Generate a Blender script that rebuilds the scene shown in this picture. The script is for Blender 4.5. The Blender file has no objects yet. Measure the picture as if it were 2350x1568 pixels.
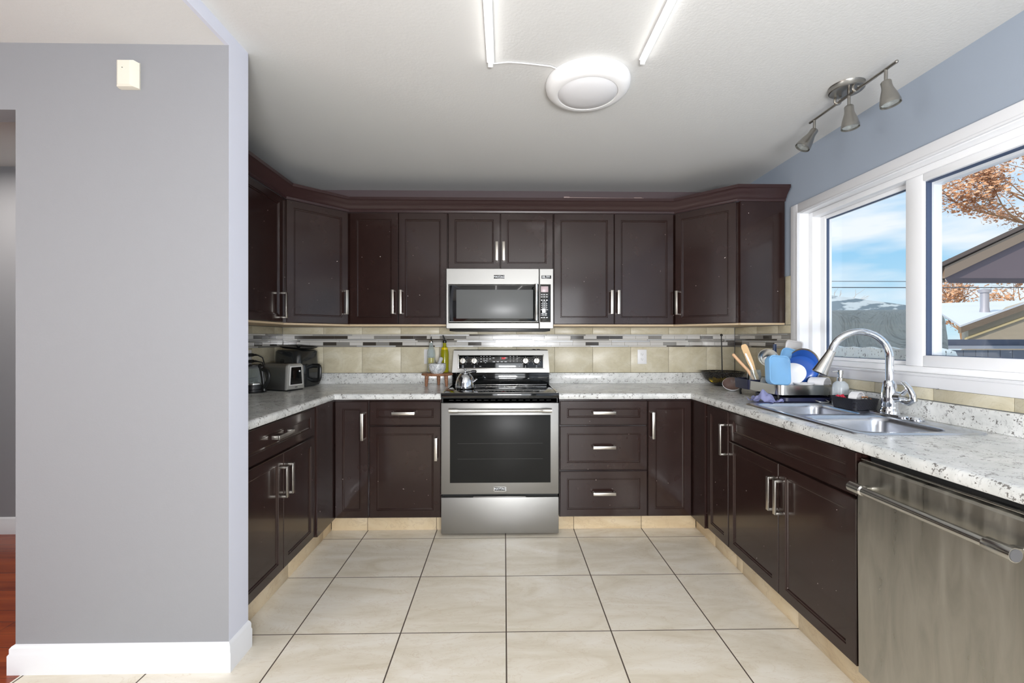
import bpy, bmesh, math, random
from mathutils import Vector, Matrix
PI = math.pi
sc = bpy.context.scene
C = sc.collection
R = math.radians

# ------------------------------------------------------------------ camera
cam_d = bpy.data.cameras.new('camera'); cam = bpy.data.objects.new('camera', cam_d); C.objects.link(cam)
cam_d.sensor_width = 36; cam_d.sensor_fit = 'HORIZONTAL'
cam_d.lens = 1020 / 2350 * 36
cam_d.shift_y = -5 / 2350
cam_d.clip_start = 0.02; cam_d.clip_end = 300
cam.location = (0, 0, 1.272)
cam.rotation_euler = (PI / 2, 0, -math.atan(18 / 1020))
sc.camera = cam

# ------------------------------------------------------------------ exposure
sc.view_settings.view_transform = 'Standard'
sc.view_settings.look = 'None'
sc.view_settings.gamma = 1
sc.view_settings.use_curve_mapping = False
sc.view_settings.exposure = 0.13

# ------------------------------------------------------------------ sky
w = bpy.data.worlds.new('sky'); sc.world = w; w.use_nodes = True
nt = w.node_tree; nt.nodes.clear()
def N(nt, t, **k):
    n = nt.nodes.new(t)
    for a, b in k.items(): setattr(n, a, b)
    return n
def s2l(c):
    return tuple(((v / 255) / 12.92 if v / 255 <= .04045 else ((v / 255 + .055) / 1.055) ** 2.4) for v in c[:3]) + (1,)
wo = N(nt, 'ShaderNodeOutputWorld'); bg = N(nt, 'ShaderNodeBackground')
tc = N(nt, 'ShaderNodeTexCoord'); sp = N(nt, 'ShaderNodeSeparateXYZ')
nt.links.new(tc.outputs['Generated'], sp.inputs[0])
gr = N(nt, 'ShaderNodeValToRGB'); nt.links.new(sp.outputs['Z'], gr.inputs[0])
gr.color_ramp.elements[0].position = 0.0; gr.color_ramp.elements[0].color = s2l((196, 230, 244))
gr.color_ramp.elements[1].position = 0.5; gr.color_ramp.elements[1].color = s2l((88, 168, 232))
e = gr.color_ramp.elements.new(0.22); e.color = s2l((132, 198, 242))
mp = N(nt, 'ShaderNodeMapping'); mp.inputs['Scale'].default_value = (1.6, 1.6, 6.5); mp.inputs['Location'].default_value = (.35, .1, .22)
nt.links.new(tc.outputs['Generated'], mp.inputs[0])
ns = N(nt, 'ShaderNodeTexNoise'); ns.inputs['Scale'].default_value = 1.9; ns.inputs['Detail'].default_value = 5; ns.inputs['Roughness'].default_value = .5
nt.links.new(mp.outputs[0], ns.inputs[0])
cr = N(nt, 'ShaderNodeValToRGB'); cr.color_ramp.elements[0].position = .36; cr.color_ramp.elements[1].position = .56
nt.links.new(ns.outputs[0], cr.inputs[0])
mx = N(nt, 'ShaderNodeMix', data_type='RGBA'); nt.links.new(cr.outputs[0], mx.inputs[0]); nt.links.new(gr.outputs[0], mx.inputs[6])
mx.inputs[7].default_value = s2l((238, 246, 252)); nt.links.new(mx.outputs[2], bg.inputs[0]); bg.inputs[1].default_value = 1.0
nt.links.new(bg.outputs[0], wo.inputs[0])

# ------------------------------------------------------------------ sun and unseen area lights
def area(name, loc, target, sx, sy, energy, col=(1, 1, 1)):
    d = bpy.data.lights.new(name, 'AREA'); d.shape = 'RECTANGLE'; d.size = sx; d.size_y = sy; d.energy = energy; d.color = col
    o = bpy.data.objects.new(name, d); C.objects.link(o); o.location = loc
    o.rotation_euler = (Vector(target) - Vector(loc)).to_track_quat('-Z', 'Y').to_euler()
    return o
sd = bpy.data.lights.new('sun', 'SUN'); sd.energy = 2.6; sd.angle = R(1); sd.color = (1, .9, .76)
so = bpy.data.objects.new('sun', sd); C.objects.link(so)
so.rotation_euler = Vector((.80, .38, -.45)).to_track_quat('-Z', 'Y').to_euler()
area('fill_behind_camera', (.55, -2.45, 1.25), (.3, 3, 1.1), 2.0, 2.1, 44, (.97, .98, 1))  # unseen fill added behind the camera to brighten the room
area('fill_dining_side', (-4.3, -1.1, 1.5), (-1, .3, 1.2), 1.6, 1.5, 36, (1, .98, .96))  # added fill from the dining side, standing in for daylight
area('fill_dining_overhead', (-2.6, -.4, 2.37), (-2.6, -.4, 0), .6, .6, 22, (1, .97, .93))  # soft general fill added over the dining area, no fixture
area('fill_uplight', (.3, -.9, 1.1), (.4, 1.5, 2.457), .9, .34, 74, (.985, .985, 1))  # added fill behind the camera, aimed up to lift the ceiling
area('hall_area_light', (-3.2, 2.4, 2.37), (-3.2, 2.4, 0), .3, .3, 12, (1, .93, .86))  # downward area light over the hall floor

# ------------------------------------------------------------------ materials
MATS = {}
def mat(name, col, rough=.5, metal=0, coat=0, coat_rough=.1, spec=None, trans=0, alpha=1, emis=None, es=0, ior=None):
    if name in MATS: return MATS[name]
    m = bpy.data.materials.new(name); m.use_nodes = True
    b = m.node_tree.nodes['Principled BSDF']
    b.inputs['Base Color'].default_value = s2l(col)
    b.inputs['Roughness'].default_value = rough; b.inputs['Metallic'].default_value = metal
    b.inputs['Coat Weight'].default_value = coat; b.inputs['Coat Roughness'].default_value = coat_rough
    if spec is not None: b.inputs['Specular IOR Level'].default_value = spec
    b.inputs['Transmission Weight'].default_value = trans; b.inputs['Alpha'].default_value = alpha
    if ior: b.inputs['IOR'].default_value = ior
    if emis: b.inputs['Emission Color'].default_value = s2l(emis); b.inputs['Emission Strength'].default_value = es
    MATS[name] = m
    return m
def PB(m): return m.node_tree.nodes['Principled BSDF']
def coords(nt, scale=(1, 1, 1), rot=(0, 0, 0), loc=(0, 0, 0)):
    t = N(nt, 'ShaderNodeTexCoord'); p = N(nt, 'ShaderNodeMapping')
    p.inputs['Scale'].default_value = scale; p.inputs['Rotation'].default_value = rot; p.inputs['Location'].default_value = loc
    nt.links.new(t.outputs['Object'], p.inputs[0]); return p.outputs[0]
def noise(nt, co, scale, detail=3, rough=.5, dist=0):
    n = N(nt, 'ShaderNodeTexNoise'); n.inputs['Scale'].default_value = scale; n.inputs['Detail'].default_value = detail
    n.inputs['Roughness'].default_value = rough; n.inputs['Distortion'].default_value = dist
    nt.links.new(co, n.inputs[0]); return n.outputs[0]
def ramp(nt, fac, stops):
    r = N(nt, 'ShaderNodeValToRGB'); el = r.color_ramp.elements
    while len(el) < len(stops): el.new(.5)
    for e_, (p, c) in zip(el, stops):
        e_.position = p; e_.color = s2l(c) if max(c) > 1 else (c[0], c[1], c[2], 1)
    nt.links.new(fac, r.inputs[0]); return r.outputs[0]
def mixc(nt, fac, a, b, blend='MIX'):
    m = N(nt, 'ShaderNodeMix', data_type='RGBA', blend_type=blend)
    if isinstance(fac, (int, float)): m.inputs[0].default_value = fac
    else: nt.links.new(fac, m.inputs[0])
    for i, v in ((6, a), (7, b)):
        if isinstance(v, tuple): m.inputs[i].default_value = s2l(v)
        else: nt.links.new(v, m.inputs[i])
    return m.outputs[2]
def bump(m, h, strength=.1, dist=.01):
    nt = m.node_tree; b = N(nt, 'ShaderNodeBump'); b.inputs['Strength'].default_value = strength; b.inputs['Distance'].default_value = dist
    nt.links.new(h, b.inputs['Height']); nt.links.new(b.outputs[0], PB(m).inputs['Normal'])
def setcol(m, out): m.node_tree.links.new(out, PB(m).inputs['Base Color'])

# espresso cabinet paint, with little chips
cab = mat('espresso_paint', (50, 36, 36), .25, 0, .45, .1, .35)
nt = cab.node_tree; co = coords(nt)
v = noise(nt, co, 70, 1, .5); w_ = noise(nt, co, 6, 3, .6)
c1 = mixc(nt, ramp(nt, w_, [(.35, (0, 0, 0)), (.7, (1, 1, 1))]), (40, 24, 21), (46, 30, 27))
c2 = mixc(nt, ramp(nt, v, [(.80, (0, 0, 0)), (.83, (1, 1, 1))]), c1, (190, 180, 175)); setcol(cab, c2)
bump(cab, noise(nt, co, 25, 1), .02, .003)
crown_m = mat('crown_paint', (54, 35, 35), .33, 0, .3, .25, .35)
wall_strip_m = mat('grey_wall_warm_lit_tint', (98, 84, 86), .5)  # wall colour with a warm brown light cast mixed in
maple = mat('maple_underside', (200, 178, 146), .5)
dark_gap = mat('dark_recess', (14, 13, 13), .8)
nickel = mat('brushed_nickel', (205, 200, 192), .32, 1)
chrome = mat('chrome', (222, 226, 232), .08, 1)
steel = mat('stainless_steel', (164, 163, 160), .46, 1)
nt = steel.node_tree; co = coords(nt, (1.2, 1.2, 160)); bump(steel, noise(nt, co, 4, 2), .05, .002)
steelh = mat('stainless_smooth', (205, 204, 200), .2, 1)
steel_sink = mat('sink_steel', (192, 197, 206), .27, 1)
dwsteel = mat('smeared_stainless', (170, 168, 162), .36, 1)
nt = dwsteel.node_tree; co = coords(nt, (9, 9, 1.6)); f = noise(nt, co, 2.2, 5, .6, .6)
setcol(dwsteel, ramp(nt, f, [(.3, (172, 170, 163)), (.5, (186, 183, 175)), (.7, (198, 195, 186))]))
nt.links.new(ramp(nt, f, [(.3, (.26, .26, .26)), (.7, (.5, .5, .5))]), PB(dwsteel).inputs['Roughness'])
black_gl = mat('black_glass', (14, 16, 17), .06, 0, .5, .03)
oven_gl = mat('oven_glass', (40, 40, 39), .3, 0, 0, .1, .1)
black_pl = mat('black_plastic', (22, 23, 24), .35)
white_pl = mat('white_plastic', (236, 236, 238), .35)
vinyl = mat('white_vinyl', (250, 251, 253), .3)
trimw = mat('white_trim_paint', (230, 231, 234), .38)
white_em = mat('printed_marks', (220, 222, 225), .5)
led_red = mat('red_display', (60, 5, 5), .4, emis=(255, 70, 80), es=1.2)
wallp = mat('grey_wall_paint', (144, 145, 149), .6)
nt = wallp.node_tree; bump(wallp, noise(nt, coords(nt), 180, 3), .06, .003)
wallb = mat('grey_wall_backlit_tint', (164, 175, 190), .6)  # the grey wall paint with blue backlight put into the colour
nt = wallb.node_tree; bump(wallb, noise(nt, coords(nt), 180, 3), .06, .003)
walll = mat('grey_wall_daylit_tint', (212, 215, 228), .55)  # the grey wall paint, lightened and tinted to imitate window daylight
ceil_m = mat('ceiling_paint', (216, 216, 214), .75)
nt = ceil_m.node_tree; bump(ceil_m, noise(nt, coords(nt), 85, 4, .55), .18, .004)

# floor tiles 0.457 m with dark grout
def grid_mask(nt, sep_out, off, size, half):
    a = N(nt, 'ShaderNodeMath', operation='SUBTRACT'); nt.links.new(sep_out, a.inputs[0]); a.inputs[1].default_value = off - size * 40 - size / 2
    b = N(nt, 'ShaderNodeMath', operation='MODULO'); nt.links.new(a.outputs[0], b.inputs[0]); b.inputs[1].default_value = size
    c = N(nt, 'ShaderNodeMath', operation='SUBTRACT'); nt.links.new(b.outputs[0], c.inputs[0]); c.inputs[1].default_value = size / 2
    d = N(nt, 'ShaderNodeMath', operation='ABSOLUTE'); nt.links.new(c.outputs[0], d.inputs[0])
    e_ = N(nt, 'ShaderNodeMath', operation='LESS_THAN'); nt.links.new(d.outputs[0], e_.inputs[0]); e_.inputs[1].default_value = half
    return e_.outputs[0]
def tile_floor():
    m = mat('cream_floor_tile', (214, 206, 192), .18)
    nt = m.node_tree; t = N(nt, 'ShaderNodeTexCoord'); s = N(nt, 'ShaderNodeSeparateXYZ'); nt.links.new(t.outputs['Object'], s.inputs[0])
    gx = grid_mask(nt, s.outputs['X'], .009, .457, .0028); gy = grid_mask(nt, s.outputs['Y'], 2.845, .457, .0022)
    g = N(nt, 'ShaderNodeMath', operation='MAXIMUM'); nt.links.new(gx, g.inputs[0]); nt.links.new(gy, g.inputs[1])
    sn = N(nt, 'ShaderNodeVectorMath', operation='SNAP'); ad = N(nt, 'ShaderNodeVectorMath', operation='ADD')
    nt.links.new(t.outputs['Object'], ad.inputs[0]); ad.inputs[1].default_value = (-.009 + 45.7, -2.845 + 45.7, 0)
    nt.links.new(ad.outputs[0], sn.inputs[0]); sn.inputs[1].default_value = (.457, .457, 9)
    wn = N(nt, 'ShaderNodeTexWhiteNoise', noise_dimensions='3D'); nt.links.new(sn.outputs[0], wn.inputs[0])
    sc_ = N(nt, 'ShaderNodeVectorMath', operation='SCALE'); nt.links.new(wn.outputs['Color'], sc_.inputs[0]); sc_.inputs[3].default_value = 7
    a2 = N(nt, 'ShaderNodeVectorMath', operation='ADD'); nt.links.new(t.outputs['Object'], a2.inputs[0]); nt.links.new(sc_.outputs[0], a2.inputs[1])
    mp2 = N(nt, 'ShaderNodeMapping'); mp2.inputs['Rotation'].default_value = (0, 0, .5); mp2.inputs['Scale'].default_value = (1.2, 3.4, 1)
    nt.links.new(a2.outputs[0], mp2.inputs[0])
    n1 = noise(nt, mp2.outputs[0], 1.8, 6, .55, 1.4); n2 = noise(nt, mp2.outputs[0], 3.4, 5, .6, 2.2)
    base = ramp(nt, n1, [(.3, (218, 208, 188)), (.5, (230, 222, 206)), (.68, (237, 231, 219))])
    vein = ramp(nt, n2, [(.485, (0, 0, 0)), (.5, (.35, .35, .35)), (.515, (0, 0, 0))])
    c = mixc(nt, vein, base, (204, 184, 158))
    c = mixc(nt, g.outputs[0], c, (78, 66, 56)); setcol(m, c)
    r_ = N(nt, 'ShaderNodeMath', operation='MULTIPLY_ADD'); nt.links.new(g.outputs[0], r_.inputs[0]); r_.inputs[1].default_value = .6; r_.inputs[2].default_value = .2
    nt.links.new(r_.outputs[0], PB(m).inputs['Roughness'])
    return m
floor_m = tile_floor()
def stone(name, c0, c1, c2, vein, rough=.35, sc1=2.5):
    m = mat(name, c1, rough); nt = m.node_tree; co = coords(nt, (1, 1, 1.6), (0, .3, .4))
    n1 = noise(nt, co, sc1, 6, .6, 1.0); n2 = noise(nt, co, sc1 * 1.8, 5, .6, 1.8)
    c = ramp(nt, n1, [(.32, c0), (.5, c1), (.68, c2)])
    setcol(m, mixc(nt, ramp(nt, n2, [(.48, (0, 0, 0)), (.5, (.35, .35, .35)), (.52, (0, 0, 0))]), c, vein)); return m
kick_m = stone('cream_kick_tile', (204, 180, 144), (218, 198, 164), (228, 212, 184), (180, 155, 125))
splash_m = stone('beige_wall_tile', (194, 185, 158), (207, 199, 174), (218, 212, 192), (176, 166, 140), .35, 5)
grout_m = mat('grey_grout', (150, 144, 128), .8)
mos_l = mat('mosaic_light_glass', (206, 204, 200), .14, 0, .4, .05)
mos_m = mat('mosaic_grey_glass', (142, 140, 136), .12, 0, .4, .05)
mos_d = mat('mosaic_taupe_glass', (70, 65, 60), .12, 0, .4, .05)
mos_s = mat('mosaic_silver', (180, 181, 182), .45, .5)
def counter_mat(name, top):
    m = mat(name, (205, 204, 200), .22)
    nt = m.node_tree; co = coords(nt); 
    cs = coords(nt, (1, 2.6, 1), (0, 0, .5))
    big = noise(nt, co, 9, 4, .6, .4); sp1 = noise(nt, co, 150, 3, .65, .2); sp2 = noise(nt, cs, 42, 4, .7, .8); sp3 = noise(nt, co, 34, 3, .6)
    c = ramp(nt, big, [(.35, (204, 206, 204)), (.55, (222, 223, 221)), (.7, (232, 233, 232))])
    c = mixc(nt, ramp(nt, sp2, [(.56, (0, 0, 0)), (.66, (.75, .75, .75))]), c, (164, 165, 166))
    msk = N(nt, 'ShaderNodeMath', operation='MULTIPLY'); nt.links.new(sp1, msk.inputs[0]); nt.links.new(sp3, msk.inputs[1])
    c = mixc(nt, ramp(nt, msk.outputs[0], [(.318, (0, 0, 0)), (.35, (.85, .85, .85))]), c, (84, 78, 74)); setcol(m, c); return m
ctr_m = counter_mat('speckled_laminate', 0)
wood_fl = mat('cherry_floor', (150, 62, 22), .25)
nt = wood_fl.node_tree; co = coords(nt, (1, 12, 1)); n1 = noise(nt, co, 1.6, 4, .6); 
br = N(nt, 'ShaderNodeTexBrick'); br.inputs['Scale'].default_value = 1; br.inputs['Brick Width'].default_value = 1.1; br.inputs['Row Height'].default_value = .085; br.inputs['Mortar Size'].default_value = .0015
br.inputs['Color1'].default_value = s2l((148, 62, 20)); br.inputs['Color2'].default_value = s2l((116, 42, 12)); br.inputs['Mortar'].default_value = s2l((60, 20, 8))
nt.links.new(coords(nt), br.inputs[0]); setcol(wood_fl, mixc(nt, ramp(nt, n1, [(.35, (0, 0, 0)), (.7, (.6, .6, .6))]), br.outputs[0], (176, 84, 34)))
bamboo = mat('pale_bamboo', (214, 176, 122), .5); beech = mat('beech_wood', (222, 178, 138), .5)
brown_w = mat('carved_brown_wood', (156, 108, 78), .5); nt = brown_w.node_tree
setcol(brown_w, ramp(nt, noise(nt, coords(nt, (1, 1, 6)), 30, 3), [(.35, (128, 84, 58)), (.65, (172, 124, 92))]))
def glassm(name, col, rough=.02, t=.85):
    m = bpy.data.materials.new(name); m.use_nodes = True; nt = m.node_tree; nt.nodes.clear()
    o = N(nt, 'ShaderNodeOutputMaterial'); mix = N(nt, 'ShaderNodeMixShader'); tr = N(nt, 'ShaderNodeBsdfTransparent'); g = N(nt, 'ShaderNodeBsdfPrincipled')
    tr.inputs[0].default_value = s2l(col); g.inputs['Base Color'].default_value = s2l(col); g.inputs['Roughness'].default_value = rough
    lw = N(nt, 'ShaderNodeLayerWeight'); lw.inputs[0].default_value = .35
    mr = N(nt, 'ShaderNodeMapRange'); nt.links.new(lw.outputs['Facing'], mr.inputs[0]); mr.inputs[3].default_value = 1 - t; mr.inputs[4].default_value = min(1, (1 - t) + .5)
    nt.links.new(mr.outputs[0], mix.inputs[0]); nt.links.new(tr.outputs[0], mix.inputs[1]); nt.links.new(g.outputs[0], mix.inputs[2]); nt.links.new(mix.outputs[0], o.inputs[0])
    return m
pane_m = bpy.data.materials.new('window_glass'); pane_m.use_nodes = True; nt = pane_m.node_tree; nt.nodes.clear()
o_ = N(nt, 'ShaderNodeOutputMaterial'); mi_ = N(nt, 'ShaderNodeMixShader'); t_ = N(nt, 'ShaderNodeBsdfTransparent'); g_ = N(nt, 'ShaderNodeBsdfGlossy'); g_.inputs['Roughness'].default_value = .01
fr = N(nt, 'ShaderNodeLayerWeight'); fr.inputs[0].default_value = .5; pw = N(nt, 'ShaderNodeMath', operation='POWER'); nt.links.new(fr.outputs['Facing'], pw.inputs[0]); pw.inputs[1].default_value = 5; ml = N(nt, 'ShaderNodeMath', operation='MULTIPLY_ADD'); nt.links.new(pw.outputs[0], ml.inputs[0]); ml.inputs[1].default_value = .4; ml.inputs[2].default_value = .02; nt.links.new(ml.outputs[0], mi_.inputs[0]); nt.links.new(t_.outputs[0], mi_.inputs[1]); nt.links.new(g_.outputs[0], mi_.inputs[2]); nt.links.new(mi_.outputs[0], o_.inputs[0])
clear = glassm('clear_glass', (240, 244, 244), .03, .92)
frost = glassm('milky_glass', (214, 222, 228), .25, .35)
smoke = glassm('smoky_glass', (60, 66, 70), .05, .45)
blue_t = glassm('pale_blue_plastic', (150, 205, 246), .2, .35)
blue_d = mat('deep_blue_plastic', (44, 96, 190), .25)
oil_m = glassm('yellow_oil', (222, 196, 14), .15, .1)
oilgreen = glassm('olive_green_glass', (176, 172, 24), .08, .4)
ceramic = mat('white_ceramic', (238, 238, 240), .2)
marble = mat('white_marble', (214, 216, 218), .3); nt = marble.node_tree
setcol(marble, ramp(nt, noise(nt, coords(nt), 14, 5, .6, 2), [(.42, (218, 220, 222)), (.5, (150, 154, 158)), (.56, (222, 223, 224))]))
emit_w = mat('lit_tube', (255, 255, 255), .5, emis=(255, 253, 250), es=5)

# ------------------------------------------------------------------ mesh builder
class MB:
    def __init__(s): s.bm = bmesh.new()
    def _faces(s, before, mi):
        for f in s.bm.faces:
            if f.index == -1 or f not in before: f.material_index = mi
    def box(s, x0, x1, y0, y1, z0, z1, bev=0, mi=0, M=None):
        vs = [s.bm.verts.new((x, y, z)) for x in (x0, x1) for y in (y0, y1) for z in (z0, z1)]
        idx = [(0, 1, 3, 2), (4, 6, 7, 5), (0, 4, 5, 1), (2, 3, 7, 6), (0, 2, 6, 4), (1, 5, 7, 3)]
        fs = [s.bm.faces.new([vs[i] for i in t]) for t in idx]
        for f in fs: f.material_index = mi
        if bev:
            es = list({e for f in fs for e in f.edges})
            r = bmesh.ops.bevel(s.bm, geom=es, offset=bev, segments=2, affect='EDGES', profile=.5)
            vv = set(vs) | set(r['verts'])
            for f in r['faces']: f.material_index = mi
            if M is not None: bmesh.ops.transform(s.bm, matrix=M, verts=[v for v in vv if v.is_valid])
        elif M is not None: bmesh.ops.transform(s.bm, matrix=M, verts=vs)
        return s
    def loft(s, rings, cap0=True, cap1=True, mi=0, closed=True, M=None):
        R_ = []
        for r in rings: R_.append([s.bm.verts.new(M @ Vector(p) if M is not None else p) for p in r])
        n = len(rings[0])
        for a, b in zip(R_[:-1], R_[1:]):
            for i in range(n if closed else n - 1):
                j = (i + 1) % n
                try: s.bm.faces.new((a[i], a[j], b[j], b[i])).material_index = mi
                except ValueError: pass
        if cap0: s.bm.faces.new(R_[0][::-1]).material_index = mi
        if cap1: s.bm.faces.new(R_[-1]).material_index = mi
        return s
    def lathe(s, prof, c=(0, 0, 0), seg=32, mi=0, M=None, cap0=False, cap1=False):
        T = Matrix.Translation(c)
        if M is not None: T = T @ M
        rings = [[(max(r, 1e-5) * math.cos(2 * PI * i / seg), max(r, 1e-5) * math.sin(2 * PI * i / seg), z) for i in range(seg)] for r, z in prof]
        return s.loft(rings, cap0 or prof[0][0] <= 1e-4, cap1 or prof[-1][0] <= 1e-4, mi, True, T)
    def tube(s, pts, r, seg=10, mi=0, cap=True, sq=None, closed=False):
        pts = [Vector(p) for p in pts]; n = len(pts); rings = []
        rr = r if isinstance(r, (list, tuple)) else [r] * n
        t0 = (pts[1] - pts[0]).normalized(); up = Vector((0, 0, 1)) if abs(t0.z) < .9 else Vector((1, 0, 0))
        nrm = (up - t0 * up.dot(t0)).normalized()
        for i in range(n):
            if closed: t = (pts[(i + 1) % n] - pts[i - 1]).normalized()
            else: t = ((pts[i + 1] - pts[i]) if i == 0 else (pts[i] - pts[i - 1]) if i == n - 1 else (pts[i + 1] - pts[i]).normalized() + (pts[i] - pts[i - 1]).normalized()).normalized()
            nrm = (nrm - t * nrm.dot(t)).normalized(); b = t.cross(nrm)
            ring = []
            for k in range(seg):
                a = 2 * PI * k / seg + (PI / seg if sq else 0)
                ring.append(pts[i] + (nrm * math.cos(a) * (sq or 1) + b * math.sin(a)) * rr[i])
            rings.append(ring)
        if closed: rings.append(rings[0]); return s.loft(rings, False, False, mi)
        return s.loft(rings, cap, cap, mi)
    def sphere(s, c, r, sc=(1, 1, 1), mi=0, seg=20, M=None):
        prof = [(r * math.sin(PI * i / (seg // 2)), -r * math.cos(PI * i / (seg // 2))) for i in range(seg // 2 + 1)]
        T = (M if M is not None else Matrix()) @ Matrix.Diagonal((*sc, 1))
        return s.lathe(prof, c, seg, mi, T)
    def sweep(s, path, prof, mi=0, caps=True, closed=False):
        # path: list of (x,y); prof: list of (out,z), out to the right of travel
        P = [Vector((x, y)) for x, y in path]; n = len(P); rings = []
        for i in range(n):
            d0 = (P[i] - P[i - 1]).normalized() if (i > 0 or closed) else None
            d1 = (P[(i + 1) % n] - P[i]).normalized() if (i < n - 1 or closed) else None
            a = d0 or d1; b = d1 or d0
            na = Vector((a.y, -a.x)); nb = Vector((b.y, -b.x)); m = (na + nb).normalized(); m = m / max(.3, m.dot(na))
            rings.append([(P[i].x + m.x * o, P[i].y + m.y * o, z) for o, z in prof])
        if closed: rings.append(rings[0])
        return s.loft(rings, caps and not closed, caps and not closed, mi)
    def obj(s, name, mats, parent=None, smooth=35, loc=None):
        bmesh.ops.recalc_face_normals(s.bm, faces=s.bm.faces)
        me = bpy.data.meshes.new(name); s.bm.to_mesh(me); s.bm.free()
        for m in (mats if isinstance(mats, (list, tuple)) else [mats]): me.materials.append(m)
        if smooth:
            for p in me.polygons: p.use_smooth = True
            me.set_sharp_from_angle(angle=R(smooth))
        o = bpy.data.objects.new(name, me); C.objects.link(o)
        if parent: o.parent = parent
        if loc: o.location = loc
        return o
def thing(name, label, cat, loc=(0, 0, 0), rz=0, group=None, rot=None):
    o = bpy.data.objects.new(name, None); C.objects.link(o); o.empty_display_size = .1
    o.location = loc; o.rotation_euler = rot or (0, 0, rz); o['label'] = label; o['category'] = cat
    if group: o['group'] = group
    return o
def tag(o, label, cat, group=None, kind=None):
    o['label'] = label; o['category'] = cat
    if group: o['group'] = group
    if kind: o['kind'] = kind
    return o
def struct(o, label=None):
    o['kind'] = 'structure'
    if label: o['label'] = label
    return o
def sbox(name, m, *b, bev=0, label=None, parent=None):
    o = MB().box(*b, bev=bev).obj(name, m, parent, smooth=0 if not bev else 35)
    if not parent: struct(o, label)
    return o
def rrect(w, d, r, z, n=6, cx=0, cy=0):
    pts = []
    for sx, sy, a0 in ((1, 1, 0), (-1, 1, PI / 2), (-1, -1, PI), (1, -1, 3 * PI / 2)):
        for k in range(n + 1):
            a = a0 + PI / 2 * k / n
            pts.append((cx + sx * (w / 2 - r) + r * math.cos(a), cy + sy * (d / 2 - r) + r * math.sin(a), z))
    return pts
def text(name, s, size, m, parent, loc, rot=(PI / 2, 0, 0), ext=.0004, bold=0):
    cu = bpy.data.curves.new(name, 'FONT'); cu.body = s; cu.size = size; cu.extrude = ext; cu.align_x = 'CENTER'; cu.align_y = 'CENTER'; cu.offset = bold
    t = bpy.data.objects.new(name + '_curve', cu); C.objects.link(t)
    bpy.context.view_layer.update()
    me = bpy.data.meshes.new_from_object(t.evaluated_get(bpy.context.evaluated_depsgraph_get()))
    bpy.data.objects.remove(t); me.materials.clear(); me.materials.append(m)
    o = bpy.data.objects.new(name, me); C.objects.link(o); o.parent = parent; o.location = loc; o.rotation_euler = rot
    return o

# ------------------------------------------------------------------ room shell
CE = 2.457; XR = 1.87; YB = 3.565; XL = -1.765
sbox('floor', floor_m, -1.83, 2.07, -2.7, 3.75, -.1, 0, label='cream marbled square floor tiles with dark grout')
sbox('floor_hall', wood_fl, -4.6, -1.83, -2.7, 3.1, -.1, 0, label='reddish cherry wood plank floor of the hall')
b = MB(); b.box(-1.06, 2.07, -2.7, 3.75, CE, 2.7); b.box(-1.90, -1.06, 1.86, 3.75, CE, 2.7)
struct(b.obj('ceiling', ceil_m, smooth=0), 'white textured kitchen ceiling')
sbox('ceiling_dining', ceil_m, -4.6, -1.075, -2.7, 1.73, 2.405, 2.7, label='white ceiling left of the kitchen, one step lower')
sbox('ceiling_hall', ceil_m, -4.6, -1.90, 1.86, 3.1, 2.405, 2.7)
sbox('wall_bulkhead', walll, -1.075, -1.06, -2.7, 1.73, 2.405, CE + .01, label='narrow wall-painted step between the two ceilings, window daylight tinted into its colour')
sbox('wall_back', wallp, -1.90, 2.07, YB, 3.75, 0, CE)
sbox('wall_left', wallp, -1.865, XL, 1.86, YB, 0, CE)
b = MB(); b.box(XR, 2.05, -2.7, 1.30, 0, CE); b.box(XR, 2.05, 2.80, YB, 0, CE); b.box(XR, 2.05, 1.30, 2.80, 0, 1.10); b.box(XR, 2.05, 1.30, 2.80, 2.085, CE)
struct(b.obj('wall_right', wallb, smooth=0), 'grey wall around the kitchen window, blue backlight tinted into its colour')
b = MB(); b.box(-1.865, -1.06, 1.73, 1.86, 0, CE, 0, 0)
b.bm.faces.ensure_lookup_table()
for f in b.bm.faces:
    if f.calc_center_median().x > -1.061: f.material_index = 1  # end face takes the copy with daylight tinted in
struct(b.obj('wall_partition', [wallp, walll], smooth=0), 'grey partition wall end standing left of the kitchen')
b = MB(); b.box(-4.6, -1.865, 1.73, 1.83, 2.149, CE); b.box(-4.6, -2.8, 1.73, 1.83, 0, 2.149)
struct(b.obj('wall_hall_front', wallp, smooth=0), 'grey wall with the hall opening at the left edge')
sbox('wall_hall_back', wallp, -4.6, -1.865, 2.97, 3.1, 0, 2.45)
b = MB(); b.box(-4.6, -4.5, -2.7, -1.9, 0, 2.45); b.box(-4.6, -4.5, -.3, 3.1, 0, 2.45); b.box(-4.6, -4.5, -1.9, -.3, 0, .75); b.box(-4.6, -4.5, -1.9, -.3, 2.25, 2.45)
struct(b.obj('wall_dining', wallp, smooth=0))
b = MB(); b.box(-4.6, -.5, -2.7, -2.6, 0, CE); b.box(1.6, 2.07, -2.7, -2.6, 0, CE); b.box(-.5, 1.6, -2.7, -2.6, 2.3, CE); b.box(-.5, 1.6, -2.7, -2.6, 0, .18)
struct(b.obj('wall_rear', wallp, smooth=0))
# back wall above the crown, warm brown light put into its colour
sbox('wall_strip_warm_lit', wall_strip_m, XL + .005, XR - .02, YB - .02, YB - .001, 2.262, CE - .002, label='strip of back wall above the wall cabinets, warm brown light tinted into its colour')

# baseboards and tiled toe kicks
bp = [(0, 0), (.016, 0), (.016, .072), (.012, .078), (.012, .096), (.007, .104), (.0, .108)]
b = MB(); b.sweep([(-1.8651, 2.9), (-1.8651, 1.7299), (-1.0599, 1.7299), (-1.0599, 1.861)], [(-o, z) for o, z in bp][::-1])
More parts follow.
